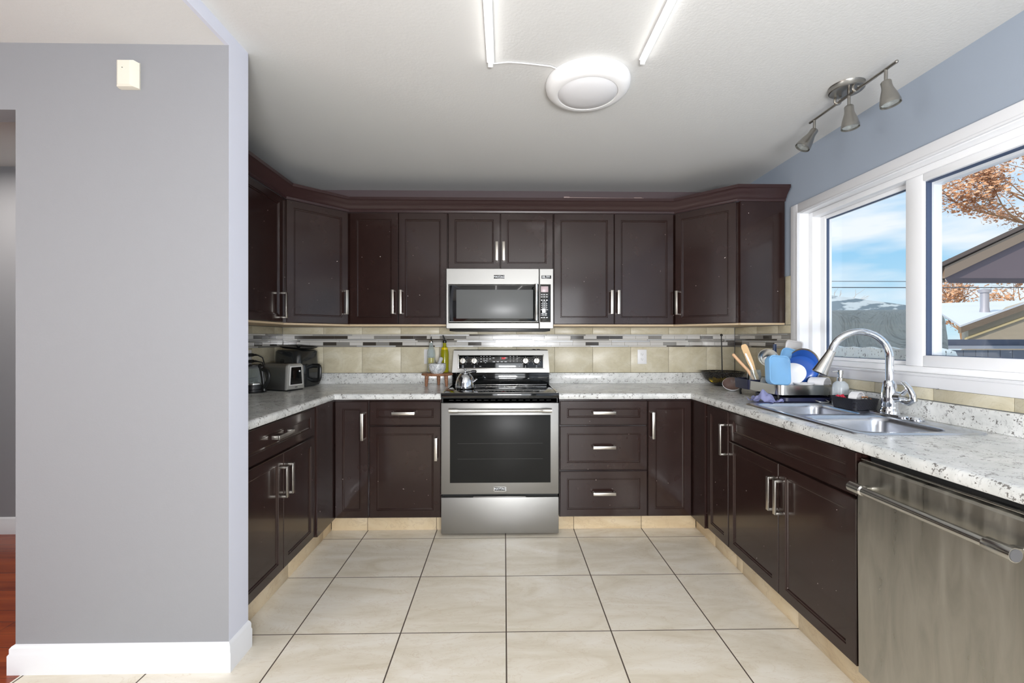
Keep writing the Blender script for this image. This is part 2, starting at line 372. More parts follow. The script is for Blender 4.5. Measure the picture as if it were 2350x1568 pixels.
# outward side: travel down then right keeps the room on the right-hand side
bb = b
bb.bm.free(); b = MB(); b.sweep([(-1.8651, 1.86), (-1.8651, 1.7299), (-1.0599, 1.7299), (-1.0599, 1.861)], bp)
struct(b.obj('baseboard_partition', trimw), 'white stepped baseboard around the grey partition wall')
b = MB(); b.sweep([(-4.5, 2.9699), (-1.866, 2.9699)], bp); struct(b.obj('baseboard_hall', trimw), 'white baseboard in the hall')
def kick(name, x0, x1, y0, y1, axis, cuts, label):
    b = MB(); g = .0015
    b.box(x0 + (.002 if axis == 'x' else .003), x1 - (.002 if axis == 'x' else .003), y0 + .003, y1 - .003, 0, .093, mi=1)
    a0, a1 = (x0, x1) if axis == 'x' else (y0, y1); cs = [a0] + [c for c in cuts if a0 < c < a1] + [a1]
    for p, q in zip(cs[:-1], cs[1:]):
        if axis == 'x': b.box(p + g, q - g, y0, y1, 0, .098, .001)
        else: b.box(x0, x1, p + g, q - g, 0, .098, .001)
    struct(b.obj(name, [kick_m, mat('dark_grout', (90, 76, 62), .8)]), label)
kick('baseboard_back_left', -1.148, -.41, 2.975, 2.988, 'x', [-.909, -.452], 'cream tiled toe kick left of the range')
kick('baseboard_back_right', .36, 1.292, 2.975, 2.988, 'x', [.466, .923], 'cream tiled toe kick right of the range')
kick('baseboard_left', -1.162, -1.149, 1.862, 2.975, 'y', [2.388, 2.845], 'cream tiled toe kick under the left cabinets')
kick('baseboard_right', 1.293, 1.306, .95, 2.975, 'y', [1.931, 2.388, 2.45, 2.7], 'cream tiled toe kick under the sink cabinets')

# backsplash: big tiles, mosaic band, real tiles on a grout bed
rnd = random.Random(4)
ZR = [(1.3005, 1.3105), (1.2755, 1.2985), (1.2645, 1.2735), (1.2505, 1.2625), (1.2235, 1.2485), (1.2125, 1.2215)]
def splash(name, M, a0, a1, verts, label, cols, big=None, skip=None):
    b = MB(); b.box(a0, a1, 0, .006, 1.005, cols[0], mi=4, M=M)
    def row(z0, z1, vs, mi):
        cs = [a0] + [v_ for v_ in sorted(vs) if a0 + .01 < v_ < a1 - .01] + [a1]
        for p, q in zip(cs[:-1], cs[1:]): b.box(p + .0012, q - .0012, .003, .010, z0 + .001, z1 - .001, .0012, mi, M)
    row(1.005, 1.2115, verts, 0); row(1.3115, cols[0], verts, 0)
    for k, (z0, z1) in enumerate(ZR):
        ln = .1045 if k in (1, 4) else .31; x = a0 - rnd.random() * ln
        while x < a1:
            p, q = max(x, a0), min(x + ln, a1)
            if q - p > .004:
                u = rnd.random()
                mi = (1 if u < .58 else 3 if u < .78 else 2) if k in (1, 4) else (1 if u < .3 else 5 if u < .62 else 3 if u < .8 else 2)
                b.box(p + .001, q - .001, .003, .010, z0, z1, 0, mi, M)
            x += ln
    return b
mm = [splash_m, mos_l, mos_d, mos_m, grout_m, mos_s]
vx = [-1.435 + .3065 * k for k in range(12)]
Mb = Matrix.Translation((0, YB - .002, 0)) @ Matrix.Diagonal((1, -1, 1, 1))
b = splash('trim_1', Mb, -1.755, 1.858, vx, '', (1.366,))
struct(b.obj('trim_1', mm), 'beige tile backsplash with grey mosaic band on the back wall')
Ml = Matrix.Translation((XL + .002, 0, 0)) @ Matrix(((0, 1, 0, 0), (1, 0, 0, 0), (0, 0, 1, 0), (0, 0, 0, 1)))
b = splash('trim_2', Ml, 1.9, 3.55, [3.55 - .12 - .3065 * k for k in range(6)], '', (1.366,))
struct(b.obj('trim_2', mm), 'beige tile backsplash with mosaic band on the left wall')
Mr = Matrix.Translation((XR - .001, 0, 0)) @ Matrix(((0, -1, 0, 0), (1, 0, 0, 0), (0, 0, 1, 0), (0, 0, 0, 1)))
b = splash('trim_3', Mr, 2.85, 3.55, [3.245, 2.99], '', (1.366,))
b.box(2.85, 2.908, .0, .010, 1.368, 1.686, .001, 0, Mr)
for p, q in zip([.9, 1.28, 1.588, 1.894, 2.199, 2.505], [1.28, 1.588, 1.894, 2.199, 2.505, 2.848]): b.box(p + .0012, q - .0012, .0, .010, 1.006, 1.0575, .001, 0, Mr)
b.box(.9, 2.848, 0, .006, 1.005, 1.058, 0, 4, Mr)
struct(b.obj('trim_3', mm), 'beige tiles beside and below the kitchen window')

# ------------------------------------------------------------------ kitchen window
win = thing('window_1', '', '', (0, 0, 0)); del win['label'], win['category']; win['kind'] = 'structure'; win['label'] = 'wide white vinyl sliding window above the sink'
def ring_yz(b, x0, x1, y0, y1, z0, z1, wl, wr, wb, wt, bev=.003, mi=0):
    b.box(x0, x1, y0, y0 + wl, z0, z1, bev, mi); b.box(x0, x1, y1 - wr, y1, z0, z1, bev, mi)
    b.box(x0, x1, y0 + wl, y1 - wr, z0, z0 + wb, bev, mi); b.box(x0, x1, y0 + wl, y1 - wr, z1 - wt, z1, bev, mi)
b = MB(); ring_yz(b, 1.856, XR + .002, 1.225, 2.85, 1.058, 2.13, .075, .068, .055, .058, .004)
ring_yz(b, 1.852, 1.862, 1.28, 2.79, 1.108, 2.082, .012, .012, .01, .012, .003)
b.obj('window_casing', trimw, win)
b = MB(); ring_yz(b, XR, 1.955, 1.30, 2.80, 1.10, 2.085, .022, .022, .016, .018, .002); ring_yz(b, 1.925, 2.05, 1.322, 2.778, 1.116, 2.067, .045, .035, .03, .032, .004)
b.obj('window_frame', vinyl, win)
b = MB(); ring_yz(b, 1.975, 2.02, 2.055, 2.743, 1.146, 2.035, .045, .04, .020, .022, .004); b.obj('sash', vinyl, win)
b = MB(); ring_yz(b, 1.93, 1.972, 1.367, 2.105, 1.146, 2.035, .055, .088, .052, .036, .005); b.obj('sash', vinyl, win)
b = MB(); ring_yz(b, 1.945, 1.968, 1.421, 2.0175, 1.197, 2.0, .005, .007, .003, .006, 0); b.obj('gasket', mat('navy_gasket', (70, 84, 112), .6), win)
b = MB(); ring_yz(b, 1.985, 1.999, 2.0995, 2.704, 1.1655, 2.014, .003, .006, .003, .004, 0); b.obj('gasket', MATS['navy_gasket'], win)
b = MB(); ring_yz(b, 2.02, 2.06, 1.37, 2.10, 1.146, 2.03, .03, .046, .03, .03, .002); b.obj('outer_track', vinyl, win)
MB().box(1.995, 1.998, 2.10, 2.704, 1.165, 2.015).obj('pane', pane_m, win, 0)
MB().box(1.958, 1.961, 1.42, 2.018, 1.196, 2.0).obj('pane', pane_m, win, 0)
# unseen patio door frame added behind the camera around the fill light
d2 = bpy.data.objects.new('added_unseen_door', None); C.objects.link(d2); d2['kind'] = 'structure'; d2['label'] = 'unseen white patio door frame added behind the camera for the fill light'
b = MB(); b.box(-.5, -.42, -2.68, -2.58, .18, 2.3); b.box(1.52, 1.6, -2.68, -2.58, .18, 2.3); b.box(.51, .59, -2.68, -2.58, .18, 2.3); b.box(-.42, 1.52, -2.68, -2.58, .18, .26); b.box(-.42, 1.52, -2.68, -2.58, 2.22, 2.3)
b.obj('added_door_frame', vinyl, d2, 0)

# ------------------------------------------------------------------ cabinet kit (local frame: x across, y into the wall, z up, face at y=0)
def door_bm(x0, x1, z0, z1, f=.046, t=.02):
    b = MB(); f = min(f, (x1 - x0) * .3, (z1 - z0) * .3)
    def rg(i, y): return [(x0 + i, y, z0 + i), (x1 - i, y, z0 + i), (x1 - i, y, z1 - i), (x0 + i, y, z1 - i)]
    b.loft([rg(0, t), rg(0, .003), rg(.003, 0), rg(f, 0), rg(f + .003, .0042), rg(f + .007, .0042), rg(f + .012, .0085)])
    return b
def handle(parent, x, z, L, vert, y=0, label=None):
    b = MB(); h = .038; w2 = .0095; t = .007
    if vert:
        b.box(x - w2, x + w2, y - h, y - h + t, z - L / 2, z + L / 2, .0012)
        for s in (-1, 1): zz = z + s * (L / 2 - .005); b.box(x - w2, x + w2, y - h + .002, y, zz - .005, zz + .005, .001)
    else:
        b.box(x - L / 2, x + L / 2, y - h, y - h + t, z - w2, z + w2, .0012)
        for s in (-1, 1): xx = x + s * (L / 2 - .005); b.box(xx - .005, xx + .005, y - h + .002, y, z - w2, z + w2, .001)
    return b.obj('handle', nickel, parent)
def door(root, x0, x1, z0, z1, hx=None, hz=None, L=.165, vert=True, name='door'):
    d = door_bm(x0, x1, z0, z1).obj(name, cab, root, smooth=25)
    if hx is not None: handle(d, hx, hz, L, vert)
    return d
G = .002
def wbase(root, x0, x1, depth=.62):
    b = MB(); b.box(x0, x1, .0215, depth, .1, .8815); b.box(x0 + .002, x1 - .002, .085, depth - .05, .0, .1); b.obj('body', cab, root, 0)
BL = 'base cabinets along the floor'; UL = 'wall cabinets above the counters'
# back run base
t = thing('base_cabinet', 'dark brown base cabinet with one drawer and door, left of the range', 'cabinet', (0, 2.91, 0), 0)
wbase(t, -.880, -.412); door(t, -.877, -.415, .713, .866, -.652, .793, .148, False, 'drawer'); door(t, -.877, -.415, .108, .703, -.442, .56, .148)
t = thing('base_cabinet', 'dark brown three-drawer base cabinet right of the range', 'cabinet', (0, 2.91, 0), 0)
wbase(t, .364, .944)
for z0, z1, hz in ((.71, .866, .793), (.414, .700, .567), (.108, .404, .265)): door(t, .367, .941, z0, z1, .653, hz, .148, False, 'drawer')
# corner base cabinets
t = thing('corner_cabinet', 'dark brown corner base cabinet at the left inside corner', 'cabinet', (-1.117, 2.91, 0), 0)
b = MB(); b.box(.012, .233, .0215, .63, .1, .8815); b.box(-.63, .0115, -.26, .63, .1, .8815); b.box(-.6, .225, .085, .6, 0, .1); b.box(-.6, -.055, -.255, .084, 0, .1); b.obj('body', cab, t, 0)
door(t, .018, .229, .108, .866, .20, .706, .175)
d = door_bm(-.262, -.012, .108, .866).obj('door', cab, t, 25); d.matrix_parent_inverse = Matrix(); d.location = (.0, 0, 0); d.rotation_euler = (0, 0, PI / 2)
t = thing('corner_cabinet', 'dark brown corner base cabinet at the right inside corner', 'cabinet', (1.252, 2.91, 0), 0)
b = MB(); b.box(-.305, -.012, .0215, .63, .1, .8815); b.box(-.0115, .60, -.18, .63, .1, .8815); b.box(-.3, .59, .085, .6, 0, .1); b.box(.06, .59, -.175, .084, 0, .1); b.obj('body', cab, t, 0)
door(t, -.303, -.018, .108, .866, -.278, .709, .175)
d = door_bm(.012, .178, .108, .866).obj('door', cab, t, 25); d.rotation_euler = (0, 0, -PI / 2); d.location = (0, 0, 0)
# left run
t = thing('base_cabinet', 'dark brown base cabinet with wide drawer over two doors, beside the grey partition', 'cabinet', (-1.117, 0, 0), PI / 2)
b = MB(); b.box(1.875, 2.645, .0215, .62, .1, .8815); b.box(1.878, 2.64, .06, .58, 0, .1); b.obj('body', cab, t, 0)
door(t, 1.88, 2.64, .708, .868, 2.235, .798, .16, False, 'drawer'); door(t, 1.88, 2.269, .108, .698, 2.240, .56, .155); door(t, 2.273, 2.64, .108, .698, 2.302, .56, .155)
# right run (local x = -Y)
t = thing('base_cabinet', 'narrow tall-door dark brown base cabinet between the right corner and the sink', 'cabinet', (1.252, 0, 0), -PI / 2)
b = MB(); b.box(-2.725, -2.462, .0215, .60, .1, .8815); b.box(-2.722, -2.465, .065, .56, 0, .1); b.obj('body', cab, t, 0)
door(t, -2.722, -2.465, .108, .866, -2.487, .706, .175)
t = thing('base_cabinet', 'dark brown sink base cabinet with long false drawer front over two doors', 'cabinet', (1.252, 0, 0), -PI / 2)
b = MB(); b.box(-2.46, -1.556, .0215, .045, .1, .8815); b.box(-2.46, -2.445, .045, .6, .1, .8815); b.box(-1.571, -1.556, .045, .6, .1, .8815); b.box(-2.445, -1.571, .045, .6, .1, .12); b.box(-2.45, -1.566, .065, .56, 0, .1); b.obj('body', cab, t, 0)
door(t, -2.457, -1.560, .713, .868, name='false_drawer_front'); door(t, -2.457, -2.010, .108, .703, -2.034, .56, .155); door(t, -2.006, -1.560, .108, .703, -1.982, .56, .155)
sbox_p = MB().box(1.27, 1.84, .905, .925, 0, .8815).obj('end_panel', cab, None, 0); tag(sbox_p, 'dark brown end panel closing the counter past the dishwasher', 'panel')

# wall cabinets
def wup(root, x0, x1, z0=1.38, z1=2.185, depth=.338):
    MB().box(x0, x1, .0215, depth, z0 + .001, z1).obj('body', cab, root, 0)
    MB().box(x0 + .001, x1 - .001, .008, depth, z0 - .012, z0).obj('bottom_panel', maple, root, 0)
t = thing('wall_cabinet', 'two-door dark brown wall cabinet left of the microwave', 'cabinet', (0, 3.215, 0), 0)
wup(t, -1.113, -.408); door(t, -1.110, -.764, 1.382, 2.183, -.797, 1.54, .172); door(t, -.760, -.411, 1.382, 2.183, -.741, 1.54, .172)
t = thing('wall_cabinet', 'short two-door dark brown cabinet directly above the microwave', 'cabinet', (0, 3.215, 0), 0)
MB().box(-.406, .356, .0215, .338, 1.772, 2.185).obj('body', cab, t, 0)
door(t, -.403, -.029, 1.774, 2.183, -.053, 1.905, .135); door(t, -.025, .353, 1.774, 2.183, -.004, 1.905, .135)
t = thing('wall_cabinet', 'two-door dark brown wall cabinet right of the microwave', 'cabinet', (0, 3.215, 0), 0)
wup(t, .358, 1.236); door(t, .361, .798, 1.382, 2.183, .777, 1.54, .172); door(t, .802, 1.233, 1.382, 2.183, .826, 1.54, .172)
# left run upper
t = thing('wall_cabinet', 'dark brown wall cabinet on the left wall, partly behind the partition', 'cabinet', (-1.42, 0, 0), PI / 2)
MB().box(1.90, 2.905, .0215, .342, 1.381, 2.185).obj('body', cab, t, 0); MB().box(1.901, 2.904, .008, .342, 1.368, 1.38).obj('bottom_panel', maple, t, 0)
door(t, 2.40, 2.88, 1.382, 2.183, 2.858, 1.49, .165); door(t, 1.91, 2.396, 1.382, 2.183, 1.94, 1.49, .165)
# diagonal corner uppers
def diag(label, p, q, body, hx):
    a = math.atan2(q[1] - p[1], q[0] - p[0]); L = math.hypot(q[0] - p[0], q[1] - p[1])
    t = thing('corner_wall_cabinet', label, 'cabinet', (p[0], p[1], 0), a)
    inv = Matrix.Rotation(-a, 4, 'Z') @ Matrix.Translation((-p[0], -p[1], 0))
    for nm, z0, z1, m in (('body', 1.381, 2.185, cab), ('bottom_panel', 1.368, 1.38, maple)):
        b = MB(); r0 = [inv @ Vector((x, y, z0)) for x, y in body]; r1 = [inv @ Vector((x, y, z1)) for x, y in body]
        b.loft([r0, r1]); b.obj(nm, m, t, 0)
    door(t, .006, L - .006, 1.382, 2.183, (L - .03) if hx > 0 else .03, 1.535, .172)
    return t
k = .0152
diag('diagonal dark brown wall cabinet in the left corner', (-1.42, 2.91), (-1.115, 3.215), [(-1.42 - k, 2.91 + k), (-1.115 - k, 3.215 + k), (-1.115, 3.25), (-1.115, 3.55), (-1.752, 3.55), (-1.752, 2.909), (-1.45, 2.909)], 1)
diag('diagonal dark brown wall cabinet in the right corner beside the window', (1.238, 3.215), (1.540, 2.913), [(1.238 + k, 3.215 + k), (1.540 + k, 2.913 + k), (1.562, 2.9105), (1.857, 2.9105), (1.857, 3.55), (1.238, 3.55), (1.238, 3.25)], -1)
# crown moulding
cp = [(0, 2.172), (.010, 2.172), (.014, 2.180), (.014, 2.188), (.020, 2.192), (.026, 2.205), (.040, 2.222), (.054, 2.235), (.058, 2.243), (.066, 2.247), (.066, 2.266), (0, 2.266)]
cp = [(o - .004, z + .012) if i not in (0, 11) else (o + .001, z + .012) for i, (o, z) in enumerate(cp)]
b = MB(); b.sweep([(-1.42, 1.90), (-1.42, 2.91), (-1.115, 3.215), (1.238, 3.215), (1.540, 2.911), (1.859, 2.911)], cp)
tag(b.obj('crown_moulding', crown_m, smooth=40), 'dark brown crown moulding running along the tops of the wall cabinets', 'moulding')
b = MB(); b.tube([(.425, 3.16, 2.2825), (.9, 3.17, 2.282), (1.0, 3.17, 2.282)], .0035, 6, 0); b.tube([(.425, 3.16, 2.284), (.465, 3.16, 2.284)], .006, 8); b.tube([(.93, 3.17, 2.284), (.985, 3.17, 2.284)], .006, 8)
tag(b.obj('cord', mat('thin_grey_cord', (150, 130, 126), .4)), 'thin cord lying on top of the crown moulding above the right wall cabinet', 'cord')

# ------------------------------------------------------------------ countertops
def nose(zt=.92, zb=.882, o=.028):
    pr = []
    for i in range(9):
        a = PI / 2 - PI * i / 8 * .5; pr.append((o - .016 + .016 * math.cos(a), zt - .016 + .016 * math.sin(a)))
    pr += [(o, zb + .006), (o - .004, zb), (0, zb), (0, zt)]
    return pr
t = thing('countertop', 'grey speckled laminate countertop left of the range, L-shaped', 'countertop', (0, 0, 0))
b = MB(); b.box(XL + .003, -1.122, 1.863, YB - .003, .882, .92); b.box(-1.122, -.409, 2.913, YB - .003, .882, .92)
b.sweep([(-1.122, 1.863), (-1.122, 2.913), (-.409, 2.913)], nose()); b.obj('slab', ctr_m, t)
b = MB(); b.box(XL + .012, -.409, YB - .032, YB - .012, .92, 1.004, .003); b.box(XL + .012, XL + .032, 1.863, YB - .032, .92, 1.004, .003); b.obj('upstand', ctr_m, t)
SX0, SX1, SY0, SY1 = 1.30, 1.80, 1.60, 2.40
t = thing('countertop', 'grey speckled laminate countertop right of the range, holding the sink', 'countertop', (0, 0, 0))
b = MB(); b.box(.358, 1.248, 2.913, YB - .003, .882, .92); b.box(1.248, XR - .003, SY1 - .02, YB - .003, .882, .92)
b.box(1.248, SX0 + .02, SY0 + .02, SY1 - .02, .882, .92); b.box(SX1 - .02, XR - .003, SY0 + .02, SY1 - .02, .882, .92); b.box(1.248, XR - .003, .90, SY0 + .02, .882, .92)
b.sweep([(.358, 2.913), (1.248, 2.913), (1.248, .90)], nose()); b.obj('slab', ctr_m, t)
b = MB(); b.box(.358, XR - .012, YB - .032, YB - .012, .92, 1.004, .003); b.box(XR - .032, XR - .012, .90, YB - .032, .92, 1.004, .003); b.obj('upstand', ctr_m, t)

# ------------------------------------------------------------------ sink and faucet
t = thing('sink', 'stainless steel double-bowl drop-in sink under the window', 'sink', (0, 0, 0))
b = MB(); bm = b.bm
def loop(pts):
    vs = [bm.verts.new(p) for p in pts]; return vs, [bm.edges.new((vs[i], vs[(i + 1) % len(vs)])) for i in range(len(vs))]
zs = .9265
cx, cy = (SX0 + SX1) / 2, (SY0 + SY1) / 2
o1, e1 = loop(rrect(SX1 - SX0 - .016, SY1 - SY0 - .016, .035, zs, 6, cx, cy))
bas = [(1.512, 2.198, .355, .34), (1.512, 1.802, .355, .34)]
ls = [loop(rrect(w0, h0, .06, zs, 6, x, y)) for x, y, w0, h0 in bas]
bmesh.ops.triangle_fill(bm, edges=e1 + ls[0][1] + ls[1][1], use_beauty=True)
b.loft([rrect(SX1 - SX0 - .016, SY1 - SY0 - .016, .035, zs, 6, cx, cy), rrect(SX1 - SX0 - .006, SY1 - SY0 - .006, .038, zs - .0012, 6, cx, cy), rrect(SX1 - SX0, SY1 - SY0, .04, .9203, 6, cx, cy)], False, False)
for x, y, w0, h0 in bas:
    b.loft([rrect(w0, h0, .06, zs, 6, x, y), rrect(w0 - .01, h0 - .01, .058, zs - .004, 6, x, y), rrect(w0 - .018, h0 - .018, .056, zs - .02, 6, x, y), rrect(w0 - .03, h0 - .03, .055, zs - .14, 6, x, y), rrect(w0 - .06, h0 - .06, .05, zs - .165, 6, x, y), rrect(.09, .09, .044, zs - .17, 6, x, y)], False, True)
bmesh.ops.remove_doubles(bm, verts=bm.verts, dist=.0004)
b.obj('bowls', steel_sink, t, 50)
for x, y, w0, h0 in bas:
    MB().lathe([(.0, .002), (.02, .0), (.028, .004), (.04, .005), (.043, .002), (.043, 0)], (x, y, zs - .17)).obj('drain', chrome, t)
t = thing('faucet', 'tall chrome gooseneck faucet with pull-down spray head', 'faucet', (1.752, 1.99, zs + .0005))
b = MB(); b.loft([rrect(.058, .20, .028, 0), rrect(.058, .20, .028, .006), rrect(.05, .192, .024, .010)]); b.obj('deck_plate', chrome, t)
b = MB(); b.lathe([(.036, .008), (.036, .02), (.032, .03), (.03, .036), (.031, .045), (.031, .10), (.027, .13), (.023, .15), (.0185, .158), (.0, .158)], seg=40); b.obj('body', chrome, t)
dx, dy = -.252, .085
pts = [(0, 0, .150), (0, 0, .21), (0, 0, .262)]; rad = .5
for i in range(1, 17):
    a = PI * i / 16 * .93; u = .5 - .5 * math.cos(a); h = .262 + .118 * math.sin(a); pts.append((dx * u * .86, dy * u * .86, h))
MB().tube(pts, .0155, 20).obj('spout', chrome, t)
p1 = Vector(pts[-1]); dr = Vector((dx * .24, dy * .24, -.135)).normalized()
Mh = Matrix.Translation(p1) @ dr.to_track_quat('Z', 'Y').to_matrix().to_4x4()
MB().lathe([(.0, -.004), (.017, -.004), (.0185, 0), (.0185, .008), (.021, .03), (.0315, .105), (.0335, .112), (.031, .114), (.0, .110)], M=Mh, seg=36).obj('spray_head', steelh, t)
LY = lambda L_: [(x * 1.2, y * .78, z) for x, y, z in L_]
b = MB(); b.tube(LY([(.0, -.0, .085), (.012, -.05, .088), (.012, -.066, .088)]), [.025, .023, .020], 20)
b.tube(LY([(.014, -.058, .10), (.018, -.085, .124), (.018, -.075, .145), (.016, -.050, .155)]), [.013, .012, .011, .009], 14, sq=.7)
b.tube(LY([(.014, -.060, .072), (.018, -.095, .066), (.019, -.122, .080), (.018, -.120, .100), (.017, -.098, .130), (.016, -.066, .152)]), [.014, .014, .013, .012, .011, .009], 14); b.obj('lever', chrome, t)
t = tag(MB().lathe([(.026, 0), (.026, .005), (.022, .010), (.021, .012), (.0, .013)], (1.752, 1.858, zs + .0008), 32).obj('sink_hole_cover', chrome), 'small round chrome cap on the sink deck beside the faucet', 'cap')

# ------------------------------------------------------------------ range
RX0, RX1 = -.407, .354; RC = (RX0 + RX1) / 2
t = thing('range', 'stainless steel electric range between the dark base cabinets', 'stove', (0, 0, 0))
b = MB(); b.box(RX0 + .003, RX1 - .003, 2.905, 3.52, .03, .905); b.box(RX0 + .006, RX1 - .006, 2.88, 2.905, .862, .905)
for x in (RX0 + .04, RX1 - .04):
    for y in (2.95, 3.48): b.lathe([(.018, 0), (.018, .03)], (x, y, 0), 12, cap0=True)
b.obj('body', mat('range_side_black', (26, 27, 28), .5), t)
b = MB(); b.box(RX0 - .001, RX1 + .001, 2.862, 3.45, .894, .926, .005); b.obj('cooktop', black_gl, t)
b = MB()
for x0, x1 in ((RX0 + .004, RX0 + .016), (RX1 - .016, RX1 - .004)): b.box(x0, x1, 2.87, 3.42, .9262, .9285, .001)
b.box(RX0 + .016, RX1 - .016, 2.87, 2.876, .9262, .928, .001); b.box(RX0 + .03, RX1 - .03, 3.37, 3.376, .9262, .93, .001); b.obj('cooktop_trim', steelh, t)
for x, y, r in ((RX0 + .20, 3.05, .105), (RX1 - .19, 3.04, .115), (RX0 + .19, 3.29, .085), (RX1 - .19, 3.29, .08), (RC, 3.28, .06)):
    b = MB()
    for q in (r, r - .03): b.lathe([(q - .0015, 0), (q - .0015, .0003), (q, .0003), (q, 0)], (x, y, .9261), 48)
    b.obj('burner_ring', mat('burner_print', (96, 98, 100), .3), t)
b = MB(); b.box(RX0 + .005, RX1 - .005, 3.445, 3.525, .926, 1.018, .004); b.box(RX0 + .01, RX1 - .01, 3.435, 3.445, .990, .996, .001, 0); b.obj('backguard_base', black_gl, t)
g = MB(); x0, x1 = RX0 + .012, RX1 - .010
g.loft([[(x0 - .006, 3.425, 1.016), (x1 + .006, 3.425, 1.016), (x1 + .006, 3.53, 1.016), (x0 - .006, 3.53, 1.016)], [(x0 - .006, 3.425, 1.020), (x1 + .006, 3.425, 1.020), (x1 + .006, 3.53, 1.02), (x0 - .006, 3.53, 1.02)], [(x0 + .003, 3.455, 1.185), (x1 - .003, 3.455, 1.185), (x1 - .003, 3.53, 1.185), (x0 + .003, 3.53, 1.185)], [(x0 + .006, 3.462, 1.190), (x1 - .006, 3.462, 1.190), (x1 - .006, 3.53, 1.19), (x0 + .006, 3.53, 1.19)]])
bgd = g.obj('backguard', steel, t)
b = MB()
for x in (.235, .27): b.lathe([(.012, 0), (.012, .004), (0, .005)], (x, 3.49, 1.19), 16)
b.obj('vent_cap', black_pl, t)
tilt = math.atan2(.030, .165)
pf = bpy.data.objects.new('control_panel', None)
def PT(x, z, d): # point on the tilted panel
    return (x, 3.425 + (z - 1.02) * .1818 - d, z)
Mp = lambda x, z, d: Matrix.Translation(PT(x, z, d)) @ Matrix.Rotation(-tilt, 4, 'X')
b = MB(); b.box(-.325, .325, -.003, .003, -.050, .050, .003, M=Mp(RC + .002, 1.100, .002)); cpn = b.obj('control_panel', black_gl, t)
b = MB()
for x in (-.333, .325): b.box(x, x + .008, -.002, .002, -.056, .056, .001, M=Mp(RC + .002, 1.100, .001))
b.box(-.333, .333, -.002, .002, -.058, -.050, .001, M=Mp(RC + .002, 1.100, .001)); b.obj('panel_bezel', steelh, cpn)
for kx in (1063, 1089, 1206.5, 1232):
    x = (kx - 1157.5) / 1020 * 3.42
    b = MB(); b.lathe([(.027, 0), (.027, .004), (.024, .006), (.0225, .020), (.020, .023), (0, .023)], (0, 0, 0), 32, M=Mp(x, 1.103, .004) @ Matrix.Rotation(PI / 2, 4, 'X'))
    b.box(-.005, .005, -.034, -.012, -.022, .022, .002, M=Mp(x, 1.103, .004)); b.obj('knob', steelh, cpn)
    b = MB()
    for q in range(9):
        a = R(-45 + q * 33.75); b.box(-.0014, .0014, -.001, .001, -.0014, .0014, M=Mp(x + .031 * math.cos(a), 1.103 + .031 * math.sin(a), .0048))
    b.box(-.005, .005, -.001, .001, -.002, .002, M=Mp(x, 1.058, .0048)); b.box(-.003, .003, -.001, .001, -.0015, .0015, M=Mp(x, 1.068, .0048)); b.obj('knob_marks', white_em, cpn, 0)
b = MB(); mk = lambda px, py, w0, h0: b.box(-w0 / 2, w0 / 2, -.001, .001, -h0 / 2, h0 / 2, M=Mp((px - 1157.5) / 1020 * 3.43, 1.272 + (779 - py) / 1020 * 3.43, .0048))
for x in (1104.5, 1111, 1118, 1125): mk(x, 824, .011, .005); mk(x, 818.5, .007, .003)
mk(1104.5, 830.5, .010, .007); mk(1114.5, 828, .034, .003); mk(1112, 830, .006, .003); mk(1118, 830, .006, .003); mk(1114.5, 832.5, .010, .004)
mk(1133, 822, .015, .005); mk(1162, 822, .019, .005)
for x in (1134, 1143, 1152, 1161): mk(x, 830.5, .018, .006)
for x in (1171.5, 1179.5, 1187.5):
    for y in (818.5, 822.5, 826.5, 830): mk(x, y, .0045, .005)
mk(1103, 841, .014, .0035); mk(1192, 841, .012, .004); b.obj('panel_marks', white_em, cpn, 0)
text('clock_display', '3:07', .020, led_red, cpn, PT(-.0135 + .01, 1.103 + .022, .0052), (PI / 2 - tilt, 0, 0), .0003, .0004)
# oven door
b = MB(); b.box(RX0 + .001, RX1 - .001, 2.868, 2.904, .272, .861, .004)
bm = b.bm; dr_ = b.obj('oven_door', steel, t)
MB().box(-.349, .300, 2.8655, 2.869, .347, .784, .001).obj('oven_window', oven_gl, dr_)
b = MB()
for z in (.50, .60): b.box(-.30, .25, 2.8645, 2.8657, z, z + .0015)
b.obj('rack_line', mat('oven_rack_glint', (52, 52, 50), .4), dr_, 0)
b = MB(); hz = .820; hy = 2.812
b.tube([(-.35, hy, hz), (-.295, hy, hz), (-.290, hy, hz), (-.285, hy, hz), (.235, hy, hz), (.240, hy, hz), (.245, hy, hz), (.302, hy, hz)], [.0145, .0145, .013, .0115, .0115, .013, .0145, .0145], 20)
for x in (-.325, .277): b.box(x - .012, x + .012, hy, 2.869, hz - .008, hz + .008, .003)
b.obj('handle', steelh, dr_)
b = MB(); b.box(-.066, .012, 2.8662, 2.869, .2935, .3205, .002); lp = b.obj('badge', black_pl, dr_)
b = MB(); b.box(-.066, .012, 2.8658, 2.8668, .2935, .2953); b.box(-.066, .012, 2.8658, 2.8668, .3187, .3205); b.box(-.066, -.064, 2.8658, 2.8668, .295, .319); b.box(.010, .012, 2.8658, 2.8668, .295, .319); b.obj('badge_rim', steelh, lp, 0)
text('lettering', 'MAYTAG', .0185, white_em, lp, (-.027, 2.866, .307), bold=.0006)
b = MB(); b.box(RX0 + .001, RX1 - .001, 2.868, 2.904, .018, .252, .004); b.box(-.20, .14, 2.872, 2.90, .252, .256, .001); b.obj('storage_drawer', steel, t)
b = MB(); b.box(RX0 + .012, RX1 - .012, 2.880, 2.906, .863, .890)
for x in range(-7, 8): b.box(RC + x * .045 - .015, RC + x * .045 + .015, 2.8785, 2.881, .876, .880, 0, 0)
b.obj('vent_strip', mat('vent_black', (16, 17, 18), .7), t, 0)

